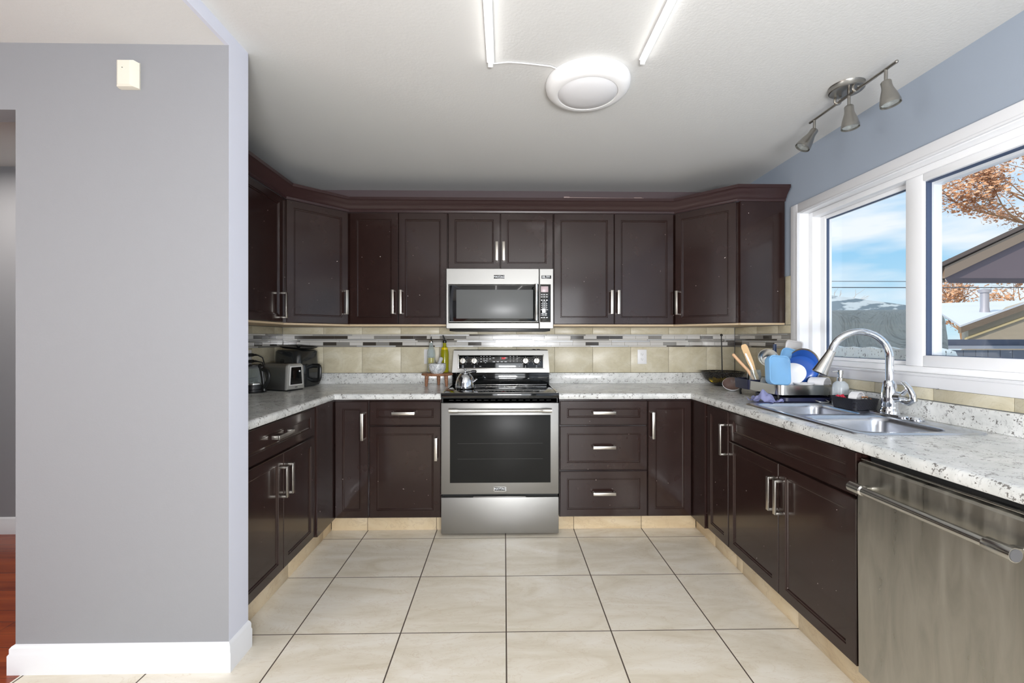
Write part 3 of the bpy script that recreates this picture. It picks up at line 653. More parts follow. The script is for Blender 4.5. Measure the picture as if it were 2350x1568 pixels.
# ------------------------------------------------------------------ microwave
t = thing('microwave', 'stainless over-the-range microwave hanging below the short cabinet', 'microwave', (0, 0, 0))
MX0, MX1, MY = -.407, .347, 3.128
b = MB(); b.box(MX0 + .002, MX1 - .002, 3.165, 3.55, 1.352, 1.7705); b.obj('body', mat('micro_body', (60, 60, 60), .4), t, 0)
b = MB(); b.box(MX0 + .02, MX1 - .02, 3.15, 3.54, 1.330, 1.352, .004); b.obj('vent_base', black_pl, t)
def frame_front(x0, x1, z0, z1, hx0, hx1, hz0, hz1, depth, y0, y1):
    b = MB(); rg = lambda a, c_, d_, e_, y: [(a, y, d_), (c_, y, d_), (c_, y, e_), (a, y, e_)]
    b.loft([rg(x0, x1, z0, z1, y1), rg(x0, x1, z0, z1, y0 + .003), rg(x0 + .003, x1 - .003, z0 + .003, z1 - .003, y0), rg(hx0, hx1, hz0, hz1, y0), rg(hx0 + .006, hx1 - .004, hz0 + .010, hz1 - .006, y0 + depth)])
    return b
d = frame_front(MX0, .246, 1.347, 1.7705, -.392, .243, 1.385, 1.660, .014, MY, 3.163).obj('door', steel, t)
b = MB(); b.box(-.385, .238, MY + .009, MY + .0145, 1.397, 1.653, .002); gl = b.obj('door_glass', black_gl, d)
MB().box(-.337, .205, MY + .007, MY + .0095, 1.418, 1.622, .001).obj('window_mesh', mat('micro_window', (104, 106, 106), .3, 0, 0, .1, .3), gl)
b = MB(); hx = .225
b.tube([(hx, MY - .030, 1.402), (hx, MY - .030, 1.445), (hx, MY - .030, 1.45), (hx, MY - .030, 1.612), (hx, MY - .030, 1.617), (hx, MY - .030, 1.658)], [.0135, .0135, .0115, .0115, .0135, .0135], 20)
for z in (1.42, 1.64): b.box(hx - .01, hx + .01, MY - .03, MY + .012, z - .007, z + .007, .002)
b.obj('handle', steelh, d)
cpn = frame_front(.249, MX1, 1.347, 1.7705, .250, .328, 1.392, 1.660, .008, MY, 3.163).obj('control_side', steel, t)
kp = MB().box(.2505, .324, MY + .003, MY + .010, 1.400, 1.655, .002).obj('keypad', black_gl, cpn)
MB().box(.259, .311, MY + .001, MY + .0035, 1.605, 1.646, .001).obj('display', mat('micro_display', (196, 176, 180), .3), kp)
b = MB()
def mk2(px, py, w0, h0): b.box((px - 1157.5) / 1020 * MY - w0 / 2, (px - 1157.5) / 1020 * MY + w0 / 2, MY + .0018, MY + .0035, 1.272 + (779 - py) / 1020 * MY - h0 / 2, 1.272 + (779 - py) / 1020 * MY + h0 / 2)
for x in (1244, 1249.7, 1255.7):
    mk2(x, 676, .012, .005); mk2(x, 681.5, .012, .005); mk2(x, 689, .010, .009)
    for y in (697, 701.5, 706, 710.5): mk2(x, y, .005, .006)
    mk2(x, 729, .013, .007)
mk2(1244, 711, .014, .006); mk2(1256, 711, .014, .006)
mk2(1245, 720, .018, .004); mk2(1254, 720, .014, .004); mk2(1245, 723.5, .022, .003); mk2(1254, 723.5, .014, .003); b.obj('key_marks', white_em, kp, 0)
b = MB(); b.box(-.073, .002, MY - .002, MY + .001, 1.699, 1.724, .001); lp = b.obj('badge', black_pl, d); text('lettering', 'MAYTAG', .0185, white_em, lp, (-.0355, MY - .0026, 1.711), bold=.0006)
b = MB(); b.box(.263, .331, MY - .002, MY + .001, 1.699, 1.722, .001); lp = b.obj('badge', black_pl, cpn); text('lettering', '10', .021, white_em, lp, (.276, MY - .0026, 1.7105), bold=.001); text('lettering', 'YEAR', .0115, white_em, lp, (.308, MY - .0026, 1.7145), bold=.0004); text('lettering', 'WARRANTY', .0058, white_em, lp, (.308, MY - .0026, 1.7048))

# ------------------------------------------------------------------ dishwasher
t = thing('dishwasher', 'smeared stainless dishwasher with long tubular handle', 'dishwasher', (1.252, 0, 0), -PI / 2)
D0, D1 = -1.538, -.935
b = MB(); b.box(D0 + .006, D1 - .006, .03, .58, .10, .874); b.box(D0 + .01, D1 - .01, .07, .56, 0, .1); b.obj('body', mat('dw_body', (30, 30, 31), .5), t, 0)
b = MB(); b.loft([[(D0, 0, .10), (D1, 0, .10), (D1, .028, .10), (D0, .028, .10)], [(D0, -.008, .105), (D1, -.008, .105), (D1, .028, .105), (D0, .028, .105)], [(D0, -.012, .62), (D1, -.012, .62), (D1, .028, .62), (D0, .028, .62)], [(D0, -.010, .835), (D1, -.010, .835), (D1, .028, .835), (D0, .028, .835)], [(D0, -.004, .842), (D1, -.004, .842), (D1, .028, .848), (D0, .028, .848)]])
dp = b.obj('door', dwsteel, t, 30)
MB().box(D0 + .0, D1 - .0, .001, .05, .8485, .8535, .001).obj('top_rim', steelh, t)
MB().box(-1.13, -1.07, .008, .022, .8537, .8545).obj('vent_slot', black_pl, t)
b = MB(); hy = -.056; z = .766
b.tube([(-1.512, hy, z), (-1.462, hy, z), (-1.46, hy, z), (-1.458, hy, z), (-1.085, hy, z), (-1.083, hy, z), (-1.08, hy, z), (-1.018, hy, z)], [.0178, .0178, .016, .0136, .0136, .016, .0178, .0178], 24)
for x in (-1.49, -1.052): b.box(x - .012, x + .012, hy, -.008, z - .005, z + .005, .002)
b.obj('handle', steelh, dp)
b = MB(); b.tube([(-1.019, hy, z), (-1.0165, hy, z)], .0150, 24); b.obj('handle_cap', mat('dark_cap', (80, 80, 82), .4), dp)

# ------------------------------------------------------------------ lights on the ceiling
def led(x, y0, y1, label):
    t = thing('led_tube_light', label, 'light', (x, y1, CE), group=None)
    L = y0 - y1
    b = MB(); b.box(-.016, .016, L, 0, -.008, -.0005, .001); b.obj('housing', white_pl, t)
    b = MB(); b.tube([(0, -.004, -.017), (0, L + .004, -.017)], .0092, 12); b.obj('lit_tube', emit_w, t)
    MB().box(-.010, .010, -.003, .002, -.026, -.0005, .002).obj('end_cap', white_pl, t)
led(-.058, .65, 1.895, 'glowing white LED tube on the ceiling, left one')
led(.583, .62, 1.865, 'glowing white LED tube on the ceiling, right one')
t = thing('ceiling_light', 'round white flush ceiling light with wide stepped ring', 'ceiling light', (.385, 2.045, CE))
MB().lathe([(.14, -.001), (.192, -.001), (.194, -.01), (.190, -.03), (.172, -.048), (.150, -.054), (.138, -.054), (.136, -.050), (.136, -.02)], seg=64).obj('ring', mat('fixture_white', (244, 244, 244), .35), t)
MB().lathe([(.1355, -.050), (.130, -.055), (.10, -.066), (.06, -.074), (.0, -.077)], seg=64).obj('diffuser', mat('opal_diffuser', (226, 226, 228), .3), t)
b = MB(); b.tube([(-.05, 1.905, CE - .004), (.02, 1.893, CE - .004), (.09, 1.900, CE - .004), (.20, 1.915, CE - .006), (.235, 1.935, CE - .006)], .0028, 8)
tag(b.obj('cable', white_pl), 'thin white cable on the ceiling from the left LED tube to the round light', 'cable')
# track light
TZ = CE - .055; TX = 1.60
t = thing('track_light', 'brushed nickel three-head bar spotlight on the ceiling near the window', 'ceiling light', (TX, 2.05, CE))
fix = mat('satin_nickel', (164, 161, 155), .3, 1)
MB().lathe([(.0, -.026), (.066, -.026), (.070, -.023), (.070, -.004), (.072, -.001), (.0, -.001)], seg=48).obj('canopy', fix, t)
b = MB(); b.tube([(0, -.265, -.052), (0, .245, -.052)], .0065, 14); b.sphere((0, -.265, -.052), .0075, seg=12); b.sphere((0, .245, -.052), .0075, seg=12); b.obj('bar', fix, t)
for s in (-1, 1):
    b = MB(); b.tube([(.0 + .014 * math.cos(a) - .0, s * .055, -.040 + .017 * math.sin(a)) for a in [R(120 + i * 30) for i in range(10)]], .006, 10, sq=1.0); b.obj('hook', fix, t)
def head(y, d, z0=-.052, stem=.055):
    d = Vector(d).normalized(); b = MB(); b.tube([(0, y, z0), (0, y, z0 - stem)], .0065, 12); b.obj('stem', fix, t)
    M = Matrix.Translation((0, y, z0 - stem - .0)) @ d.to_track_quat('Z', 'X').to_matrix().to_4x4()
    h = MB().lathe([(.0, -.004), (.016, -.004), (.0185, 0), (.0185, .018), (.020, .030), (.030, .062), (.035, .085), (.036, .089), (.0365, .101), (.0345, .101), (.034, .09), (.030, .078), (.0, .074)], M=M, seg=32).obj('spot_head', fix, t)
    b = MB(); b.lathe([(.0, .088), (.010, .089), (.022, .092), (.0305, .094), (.0305, .088), (0, .080)], M=M, seg=32); b.obj('bulb', clear, h)
head(.215, (-.50, .12, -.78)); head(-.015, (.02, -.06, -1), -.026, .08); head(-.215, (.10, -.12, -1))

# ------------------------------------------------------------------ alarm sensor, outlets
t = thing('motion_sensor', 'cream motion sensor high on the grey partition wall', 'sensor', (-1.43, 1.7295, 2.28))
b = MB(); b.loft([[(-.036, 0, -.052), (.036, 0, -.052), (.036, 0, .052), (-.036, 0, .052)], [(-.038, -.008, -.052), (.038, -.008, -.052), (.038, -.008, .046), (-.038, -.008, .046)], [(-.036, -.022, -.050), (.026, -.022, -.050), (.026, -.022, .05), (-.036, -.022, .05)], [(-.028, -.028, -.044), (.016, -.028, -.044), (.016, -.028, .046), (-.028, -.028, .046)]]); b.obj('housing', mat('cream_plastic', (224, 220, 206), .4), t, 30)
b = MB(); b.sphere((-.010, -.0275, .018), .0022, seg=10); b.obj('lens', black_pl, t)
b = MB(); b.lathe([(.010, 0), (.009, .001), (0, .0005)], (-.010, -.0278, .018), 24, M=Matrix.Rotation(PI / 2, 4, 'X')); b.obj('lens_dimple', MATS['cream_plastic'], t)
def outlet(x, y, z, label, rz=0):
    t = thing('outlet', label, 'outlet', (x, y, z), rz)
    b = MB(); b.box(-.037, .037, -.0055, 0, -.058, .058, .002); b.obj('cover_plate', white_pl, t)
    for s in (-1, 1):
        r_ = MB(); r_.loft([[(p[0], -.0055, p[1] + s * .020) for p in [(q[0], q[1]) for q in rrect(.030, .026, .010, 0)]], [(p[0], -.0075, p[1] + s * .020) for p in rrect(.029, .025, .010, 0)]]); r_ = r_.obj('socket', white_pl, t)
        b = MB(); b.box(-.0075, -.0055, -.0079, -.0070, s * .020 - .002, s * .020 + .006); b.box(.0055, .0075, -.0079, -.0070, s * .020 - .002, s * .020 + .005); b.box(-.0018, .0018, -.0079, -.007, s * .020 - .009, s * .020 - .005); b.obj('slot', black_pl, r_, 0)
    return t
outlet(1.107, YB - .0128, 1.132, 'white double outlet on the beige tiles right of the range')
outlet(-.600, YB - .0128, 1.135, 'white double outlet on the beige tiles behind the oil bottles')
outlet(XL + .0128, 3.07, 1.14, 'white double outlet on the left wall with two black plugs', PI / 2)
for z in (1.165, 1.122):
    b = MB(); b.box(0, .028, -.013, .013, -.011, .011, .004); b.tube([(.025, 0, 0), (.045, 0, 0), (.060, 0, -.002), (.085, .012, -.03 + (.01 if z > 1.14 else .02)), (.09, .03, -.07), (.06, .05, -.13), (.03, .06, -(z - .926))], [.008, .0065, .004, .0035, .0035, .0035, .0035], 8)
    tag(b.obj('power_plug', black_pl, loc=(XL + .0215, 3.07, z)), 'black plug and cord in the %s socket of the left wall outlet' % ('upper' if z > 1.14 else 'lower'), 'plug')

# ------------------------------------------------------------------ things on the left counter
ZC = .9203
t = thing('electric_kettle', 'glass electric kettle with black handle, beside the toaster', 'kettle', (-1.668, 2.985, ZC), -.25)
MB().lathe([(.0, 0), (.078, 0), (.08, .004), (.078, .020), (.0, .022)], seg=40).obj('power_base', black_pl, t)
b = MB(); b.lathe([(.0, .023), (.074, .023), (.074, .052), (.073, .054), (.0, .054)], seg=40); b.obj('heating_base', black_pl, t)
MB().lathe([(.0745, .054), (.075, .058), (.0735, .062), (.072, .060)], seg=40).obj('steel_band', steelh, t)
MB().lathe([(.0725, .060), (.071, .090), (.062, .135), (.052, .170), (.050, .176), (.048, .176), (.050, .168), (.060, .133), (.069, .090), (.0705, .062)], seg=40).obj('glass_jug', clear, t)
b = MB(); b.lathe([(.0, .186), (.030, .186), (.050, .182), (.051, .174), (.040, .160), (.0, .158)], seg=40); b.box(-.065, -.045, -.016, .016, .172, .182, .003); b.obj('lid', black_pl, t)
b = MB(); b.tube([(.046, 0, .180), (.062, 0, .165), (.064, 0, .14), (.072, 0, .10), (.078, 0, .05), (.082, 0, .01)], [.012, .013, .011, .010, .010, .010], 12, sq=1.3)
b.tube([(.058, 0, .150), (.085, 0, .154), (.112, 0, .142), (.124, 0, .115), (.120, 0, .085), (.100, 0, .055), (.082, 0, .032)], .0115, 12, sq=1.2); b.obj('handle', black_pl, t)
MB().box(-.012, .014, -.0755, -.074, .035, .038).obj('print_mark', white_em, t, 0)

t = thing('toaster', 'brushed steel long toaster with dark end panel', 'toaster', (-1.552, 3.122, ZC), R(-21))
# long body: local x along the length, end panel at +x
b = MB(); TL, TW, TH = .25, .150, .185
def tprof(x, ins, th=TH):
    pts = []
    w0 = TW / 2 - ins
    for (sy, z, rr_) in ((-1, .012, .008), (1, .012, .008), (1, th - ins, .03), (-1, th - ins, .03)):
        pass
    out = []
    lo, hi, rt = .010 + ins, th - ins, .028
    out += [(x, -w0, lo), (x, w0, lo)]
    for k_ in range(7): a = PI / 2 * k_ / 6; out.append((x, w0 * (1 - .10) - rt + rt * math.cos(a) + .0, hi - rt + rt * math.sin(a)))
    for k_ in range(7): a = PI / 2 + PI / 2 * k_ / 6; out.append((x, -w0 * (1 - .10) + rt + rt * math.cos(a), hi - rt + rt * math.sin(a)))
    return out
b.loft([tprof(-.135, .004), tprof(-.13, 0), tprof(.112, 0)]); b.obj('body', steel, t, 40)
b = MB(); b.loft([tprof(.112, 0), tprof(.128, 0), tprof(.134, .004)], True, True); ep = b.obj('end_panel', mat('satin_end', (176, 176, 172), .4, .5), t, 40)
b = MB()
def q(y0, y1, y2, y3, z0, z1, x): return [(x, y0, z0), (x, y1, z0), (x, y2, z1), (x, y3, z1)]
b.loft([q(-.058, .056, .046, -.050, .038, .168, .1335), q(-.058, .056, .046, -.050, .038, .168, .1375)]); bz = b.obj('bezel', mat('satin_bezel', (222, 222, 220), .4, .2), ep, 0)
b = MB(); b.loft([q(-.052, .050, .040, -.044, .044, .162, .137), q(-.052, .050, .040, -.044, .044, .162, .1385)]); b.obj('dark_window', black_gl, bz, 0)
MB().lathe([(.0, .0015), (.006, .0015), (.0062, 0)], (.1386, .026, .133), 20, M=Matrix.Rotation(PI / 2, 4, 'Y')).obj('button', white_pl, bz)
MB().box(.134, .1346, -.010, .012, .022, .027).obj('print_mark', black_pl, ep, 0)
b = MB(); b.box(-.10, .09, -.040, -.012, TH - .002, TH + .0008); b.box(-.10, .09, .012, .040, TH - .002, TH + .0008); b.obj('slot', dark_gap, t, 0)
b = MB(); b.box(-.125, .125, -.068, .068, 0, .012, .002); b.obj('base', black_pl, t)

t = thing('air_fryer', 'black air fryer with front basket handle behind the toaster', 'air fryer', (-1.566, 3.385, ZC), R(-20))
b = MB(); b.loft([rrect(.22, .21, .045, .004), rrect(.24, .23, .05, .03), rrect(.245, .235, .05, .15), rrect(.235, .225, .05, .26), rrect(.215, .205, .05, .272)]); b.obj('body', mat('fryer_black', (30, 33, 36), .18, 0, .5, .08), t, 50)
b = MB(); b.loft([rrect(.12, .20, .045, .010, cx=.085), rrect(.125, .215, .05, .03, cx=.09), rrect(.125, .215, .05, .155, cx=.09), rrect(.118, .205, .045, .166, cx=.09)]); bk = b.obj('basket_drawer', MATS['fryer_black'], t, 50)
b = MB(); b.tube([(.148, 0, .156), (.20, 0, .156), (.212, 0, .150), (.216, 0, .138), (.214, 0, .07), (.208, 0, .056), (.195, 0, .048), (.148, 0, .046)], .012, 12, sq=1.4); b.obj('handle', black_pl, bk)
MB().lathe([(.0, .001), (.018, .001), (.020, 0)], (-.02, -.1165, .19), 24, M=Matrix.Rotation(PI / 2, 4, 'X')).obj('dial', black_pl, t)
t = thing('tray', 'thin black tray lying tilted on top of the air fryer', 'tray', (-1.560, 3.40, ZC + .282), rot=(R(3), R(4), R(-10)))
b = MB(); b.loft([rrect(.19, .15, .05, 0), rrect(.24, .19, .06, .010), rrect(.25, .20, .065, .018), rrect(.245, .195, .06, .018), rrect(.20, .16, .05, .006)]); b.obj('pan', mat('tray_black', (26, 25, 24), .3), t, 50)
MB().lathe([(.0, .024), (.016, .024), (.016, .018), (.010, .006), (0, .006)], seg=20).obj('knob', black_pl, t)

# round wooden stand, bottles, mortar
SXc, SYc = -.507, 3.375; ZS = ZC + .098
t = thing('wooden_riser', 'small round carved wooden riser on three legs left of the range', 'stand', (SXc, SYc, ZC))
MB().lathe([(.0, .080), (.105, .080), (.112, .083), (.116, .088), (.114, .094), (.108, .098), (.0, .098)], seg=48).obj('top', brown_w, t)
b = MB()
for i in range(44):
    a = 2 * PI * i / 44; b.sphere((.1125 * math.cos(a), .1125 * math.sin(a), .087), .0055, seg=8)
b.obj('beading', brown_w, t)
for a in (-30, -150, 90): MB().tube([(.088 * math.cos(R(a)), .075 * math.sin(R(a)), 0), (.086 * math.cos(R(a)), .075 * math.sin(R(a)), .035), (.083 * math.cos(R(a)), .073 * math.sin(R(a)), .081)], [.0095, .0125, .015], 14).obj('leg', brown_w, t)
def bottle(x, y, label, glass, liquid, lh, spout):
    t = thing('oil_bottle', label, 'bottle', (x, y, ZS + .0005))
    MB().lathe([(.0, .0), (.028, .0), (.031, .004), (.0315, .14), (.029, .165), (.020, .188), (.0135, .202), (.0125, .225), (.0145, .227), (.0145, .232), (.011, .232), (.0105, .205), (.018, .186), (.027, .163), (.0295, .14), (.0295, .006), (.0, .004)], seg=32).obj('glass_body', glass, t)
    MB().lathe([(.0, .0045), (.0285, .0065), (.0285, min(lh, .14)), (.0285 if lh < .15 else .024, lh), (.0, lh)], seg=32).obj('oil', liquid, t)
    b = MB()
    if spout == 'steel':
        b.lathe([(.0, .226), (.015, .226), (.016, .233), (.013, .242), (.007, .246), (.0, .247)], seg=24); s = b.obj('pourer', steelh, t)
        MB().tube([(0, 0, .245), (0, 0, .262), (0, 0, .275)], [.0045, .005, .003], 10).obj('spout_tip', black_pl, s)
    else:
        b.lathe([(.0, .224), (.015, .226), (.016, .240), (.010, .246), (.0, .247)], seg=24); b.tube([(0, 0, .244), (-.004, 0, .262), (-.014, 0, .285)], [.007, .006, .004], 10); b.box(-.004, .016, -.003, .003, .246, .252, .001); b.obj('pourer', black_pl, t)
bottle(-.559, 3.415, 'half-full clear glass bottle of yellow oil with steel pourer', clear, oil_m, .112, 'steel')
bottle(-.458, 3.425, 'green glass bottle full of oil with black pourer', oilgreen, oil_m, .19, 'black')
t = thing('mortar', 'white marble mortar on the wooden riser', 'mortar', (-.497, 3.312, ZS + .0005))
MB().lathe([(.0, 0), (.040, 0), (.043, .004), (.058, .022), (.063, .045), (.063, .070), (.058, .074), (.052, .068), (.048, .040), (.028, .018), (.0, .012)], seg=40).obj('bowl', marble, t)
b = MB(); b.tube([(-.502, 3.314, ZS + .024), (-.490, 3.314, ZS + .058), (-.476, 3.312, ZS + .092), (-.468, 3.310, ZS + .112), (-.465, 3.309, ZS + .120)], [.018, .015, .013, .016, .010], 20)
tag(b.obj('pestle', mat('grey_marble', (188, 190, 194), .3)), 'grey marble pestle leaning in the white mortar', 'pestle')
# kettle on the stove
t = thing('stovetop_kettle', 'polished steel dome kettle on the left of the cooktop', 'kettle', (-.272, 3.10, .9285))
MB().lathe([(.0, 0), (.064, 0), (.067, .004), (.068, .012), (.067, .030), (.063, .055), (.054, .080), (.042, .098), (.034, .104), (.0, .106)], seg=48).obj('body', chrome, t)
b = MB(); b.lathe([(.036, .103), (.034, .108), (.020, .113), (.0, .115)], seg=32); b.sphere((0, 0, .135), .0085, (1, 1, .9)); b.lathe([(.006, .114), (.004, .122), (.006, .130)], seg=16); b.obj('lid', chrome, t)
b = MB(); b.tube([(.0, .02, .109), (.02, .01, .118), (.045, .0, .121)], .0035, 10); b.tube([(.042, 0, .120), (.055, 0, .121), (.072, 0, .118), (.078, 0, .115)], [.006, .010, .012, .006], 14); b.obj('handle', mat('dark_chrome', (120, 122, 126), .2, 1), t)
b = MB(); b.tube([(.052, -.02, .045), (.075, -.026, .062), (.084, -.028, .070)], [.014, .009, .007], 14); b.obj('spout', chrome, t)

# ------------------------------------------------------------------ right counter: basket on a pole
mesh_m = bpy.data.materials.new('black_wire_mesh'); mesh_m.use_nodes = True; nt = mesh_m.node_tree
PB(mesh_m).inputs['Base Color'].default_value = s2l((24, 24, 24)); PB(mesh_m).inputs['Roughness'].default_value = .4
vor = N(nt, 'ShaderNodeTexVoronoi', feature='DISTANCE_TO_EDGE'); vor.inputs['Scale'].default_value = 150; vor.inputs['Randomness'].default_value = .15; nt.links.new(coords(nt), vor.inputs[0])
lt = N(nt, 'ShaderNodeMath', operation='LESS_THAN'); nt.links.new(vor.outputs['Distance'], lt.inputs[0]); lt.inputs[1].default_value = .17; nt.links.new(lt.outputs[0], PB(mesh_m).inputs['Alpha'])
t = thing('fruit_basket', 'black wire mesh fruit basket with a tall thin pole in the corner', 'basket', (1.664, 3.36, ZC))
MB().lathe([(.055, .004), (.09, .022), (.125, .055), (.150, .098), (.152, .104)], seg=56).obj('mesh_bowl', mesh_m, t)
b = MB(); b.tube([(.152 * math.cos(2 * PI * i / 48), .152 * math.sin(2 * PI * i / 48), .104) for i in range(48)], .0035, 8, closed=True); b.tube([(.056 * math.cos(2 * PI * i / 32), .056 * math.sin(2 * PI * i / 32), .004) for i in range(32)], .0035, 8, closed=True); b.obj('rim', black_pl, t)
MB().lathe([(.0, .002), (.056, .002), (.056, .006), (0, .006)], seg=32).obj('base_disc', mesh_m, t)
b = MB(); b.tube([(0, 0, .004), (-.004, 0, .2), (-.008, 0, .378)], .0042, 10); b.sphere((-.008, 0, .384), .010, seg=14); b.tube([(-.006, 0, .335), (.010, 0, .335), (.012, 0, .348)], .0025, 8); b.obj('pole', black_pl, t)
yel = mat('banana_yellow', (212, 182, 46), .5)
for i, (dx_, a_) in enumerate(((-.065, .2), (-.02, -.5))):
    b = MB(); b.tube([(dx_ - .05, -.02 + i * .03, .060), (dx_ - .03, -.03 + i * .03, .042), (dx_, -.032 + i * .03, .036), (dx_ + .035, -.022 + i * .03, .042), (dx_ + .055, -.01 + i * .03, .055)], [.006, .014, .016, .014, .005], 12)
    tag(b.obj('banana', yel, loc=(1.664, 3.36, ZC)), ('yellow banana showing through the mesh basket, nearer the front-left rim' if i == 0 else 'yellow banana in the mesh basket, behind the other one'), 'banana')

# drying rack
RX, RY0, RY1 = 1.51, 2.42, 2.87
t = thing('dish_rack', 'stainless and black dish drying rack beside the sink', 'dish rack', (1.672, 2.645, ZC))
b = MB(); Wd, Dd = .325, .45
b.loft([rrect(Wd, Dd, .045, .044), rrect(Wd, Dd, .045, .098), rrect(Wd - .004, Dd - .004, .043, .098), rrect(Wd - .004, Dd - .004, .043, .046)], False, False); 
b.obj('steel_surround', steelh, t, 50)
b = MB(); b.loft([rrect(Wd - .006, Dd - .006, .042, .044), rrect(Wd - .006, Dd - .006, .042, .050)])
for i in range(12): b.box(-.14, .14, -.20 + i * .034, -.197 + i * .034, .050, .056)
b.obj('grid_floor', black_pl, t)
navy = mat('navy_plastic', (28, 32, 62), .4)
b = MB(); b.loft([rrect(.115, .17, .015, .042, cx=-.112, cy=.145), rrect(.12, .175, .015, .103, cx=-.112, cy=.145), rrect(.112, .167, .012, .103, cx=-.112, cy=.145), rrect(.108, .163, .012, .055, cx=-.112, cy=.145)], True, True); b.obj('utensil_caddy', navy, t)
for sx, sy in ((-1, -1), (1, -1), (-1, 1), (1, 1)):
    MB().tube([(sx * .145, sy * .195, .046), (sx * .148, sy * .20, .02), (sx * .142, sy * .20, .0)], [.008, .007, .006], 10).obj('foot', black_pl, t)
t = thing('drip_tray', 'navy plastic drip tray under the dish rack with a wire loop', 'tray', (1.675, 2.56, ZC))
b = MB(); b.loft([rrect(.26, .27, .03, 0), rrect(.285, .30, .035, .012), rrect(.285, .30, .035, .030), rrect(.278, .293, .032, .030), rrect(.26, .27, .03, .010)]); b.obj('pan', navy, t)
b = MB(); b.tube([(.03, -.15, .018), (.035, -.175, .012), (.05, -.185, .010), (.08, -.185, .010), (.09, -.175, .014), (.088, -.152, .020)], .0028, 8); b.obj('wire_loop', steelh, t)
ZT = ZC + .057
# things in the rack
t = thing('glass_jar', 'clear glass jar of utensils at the left end of the dish rack', 'jar', (1.560, 2.735, ZT + .002))
MB().lathe([(.0, 0), (.030, 0), (.032, .004), (.033, .085), (.029, .098), (.030, .104), (.028, .104), (.027, .098), (.031, .084), (.030, .006), (.0, .005)], seg=32).obj('body', clear, t)
tag(MB().tube([(1.560, 2.728, ZT + .02), (1.520, 2.745, 1.078), (1.482, 2.770, 1.130), (1.450, 2.790, 1.176), (1.447, 2.792, 1.180)], [.008, .009, .0095, .009, .004], 16).obj('wooden_spoon', beech), 'round beech wood utensil handle leaning left out of the glass jar', 'utensil')
b = MB(); a0 = Vector((1.575, 2.725, ZT + .03)); a1 = Vector((1.499, 2.760, 1.240)); dd = (a1 - a0)
M = Matrix.Translation(a0) @ dd.to_track_quat('Z', 'Y').to_matrix().to_4x4(); L = dd.length
b.loft([[(x * .0035, y * w0 * 1.15, z * L) for x, y in ((-1, -1), (1, -1), (1, 1), (-1, 1))] for w0, z in ((.010, 0), (.011, .35), (.015, .5), (.016, .92), (.013, .98), (.007, 1.0))], M=M)
tag(b.obj('bamboo_turner', bamboo), 'flat bamboo spatula handle standing tallest in the glass jar', 'utensil')
for i in range(2):
    tag(MB().tube([(1.566, 2.722 + i * .006, ZT + .02), (1.536 + i * .006, 2.735, 1.10), (1.502 + i * .008, 2.745 + i * .005, 1.182)], .0028, 8).obj('steel_chopstick', steelh), 'thin steel chopstick in the jar, %s one of the pair' % ('left' if i == 0 else 'right'), 'utensil')
M = Matrix.Translation((1.665, 2.775, 1.155)) @ Matrix.Rotation(R(68), 4, 'X') @ Matrix.Rotation(R(-18), 4, 'Y')
tag(MB().lathe([(.020, -.045), (.030, -.040), (.048, -.020), (.056, .006), (.058, .006), (.050, -.022), (.031, -.043), (.0, -.047)], M=M, seg=40).obj('steel_bowl', steelh), 'small steel bowl tipped on its side at the back of the rack', 'bowl')
t = thing('knife', 'dark blue knife handle standing upright at the back of the rack', 'knife', (1.722, 2.80, ZT + .002))
b = MB(); b.loft([rrect(.022, .014, .005, .135), rrect(.024, .016, .006, .15), rrect(.022, .015, .006, .25), rrect(.020, .013, .005, .262)]); b.obj('grip', mat('knife_blue', (34, 48, 78), .3), t)
MB().box(-.010, .010, -.001, .001, 0, .137).obj('blade', steelh, t, 0)
# blue container lids
def slab_on(name, label, cat, corners_c, rot, w0, h0, r0, th, m, rim=True):
    t = thing(name, label, cat, corners_c, rot=rot)
    b = MB(); pr = lambda W, H, rr_, y: [(p[0], y, p[1]) for p in rrect(W, H, rr_, 0)]
    b.loft([pr(w0, h0, r0, 0), pr(w0 - .012, h0 - .012, r0 * .8, -.004)] if not rim else [pr(w0 - .008, h0 - .008, r0, th), pr(w0, h0, r0, th * .6), pr(w0, h0, r0, 0), pr(w0 - .012, h0 - .012, r0 * .85, -.001), pr(w0 - .018, h0 - .018, r0 * .8, .003)]); b.obj('shell', m, t, 50)
    return t
slab_on('plastic_container', 'pale blue rectangular plastic container standing in front of the rack', 'container', (1.560, 2.485, 1.098), (R(-10), R(5), R(4)), .128, .168, .03, .045, blue_t)
t = slab_on('container_lid', 'pale blue plastic container lid leaning at the back right of the rack', 'container', (1.762, 2.70, 1.135), (R(-12), R(18), R(-14)), .135, .16, .035, .012, blue_t)  # thin flat lid of a container
M = Matrix.Translation((1.655, 2.545, 1.068)) @ Matrix.Rotation(R(-14), 4, 'Z') @ Matrix.Rotation(R(78), 4, 'X') @ Matrix.Rotation(R(20), 4, 'Z')
tag(MB().lathe([(.0, 0), (.03, 0), (.06, .008), (.066, .013), (.066, .0155), (.05, .009), (.0, .004)], M=M @ Matrix.Diagonal((1.25, .95, 1, 1)), seg=40).obj('white_plate', ceramic), 'oval white plate standing beside the pale blue container', 'plate')
M = Matrix.Translation((1.790, 2.640, 1.103)) @ Matrix.Rotation(R(-72), 4, 'Z') @ Matrix.Rotation(R(84), 4, 'X')
t = thing('pan_lid', 'large round deep blue lid with steel rim in the rack', 'lid', (0, 0, 0))
b = MB(); b.lathe([(.0, .016), (.05, .013), (.09, .006), (.108, 0), (.108, -.003), (.0, .010)], M=M, seg=56); b.obj('disc', blue_d, t)
b = MB(); b.lathe([(.106, .002), (.112, .003), (.115, 0), (.112, -.004), (.106, -.003)], M=M, seg=56); b.obj('rim', steelh, t)
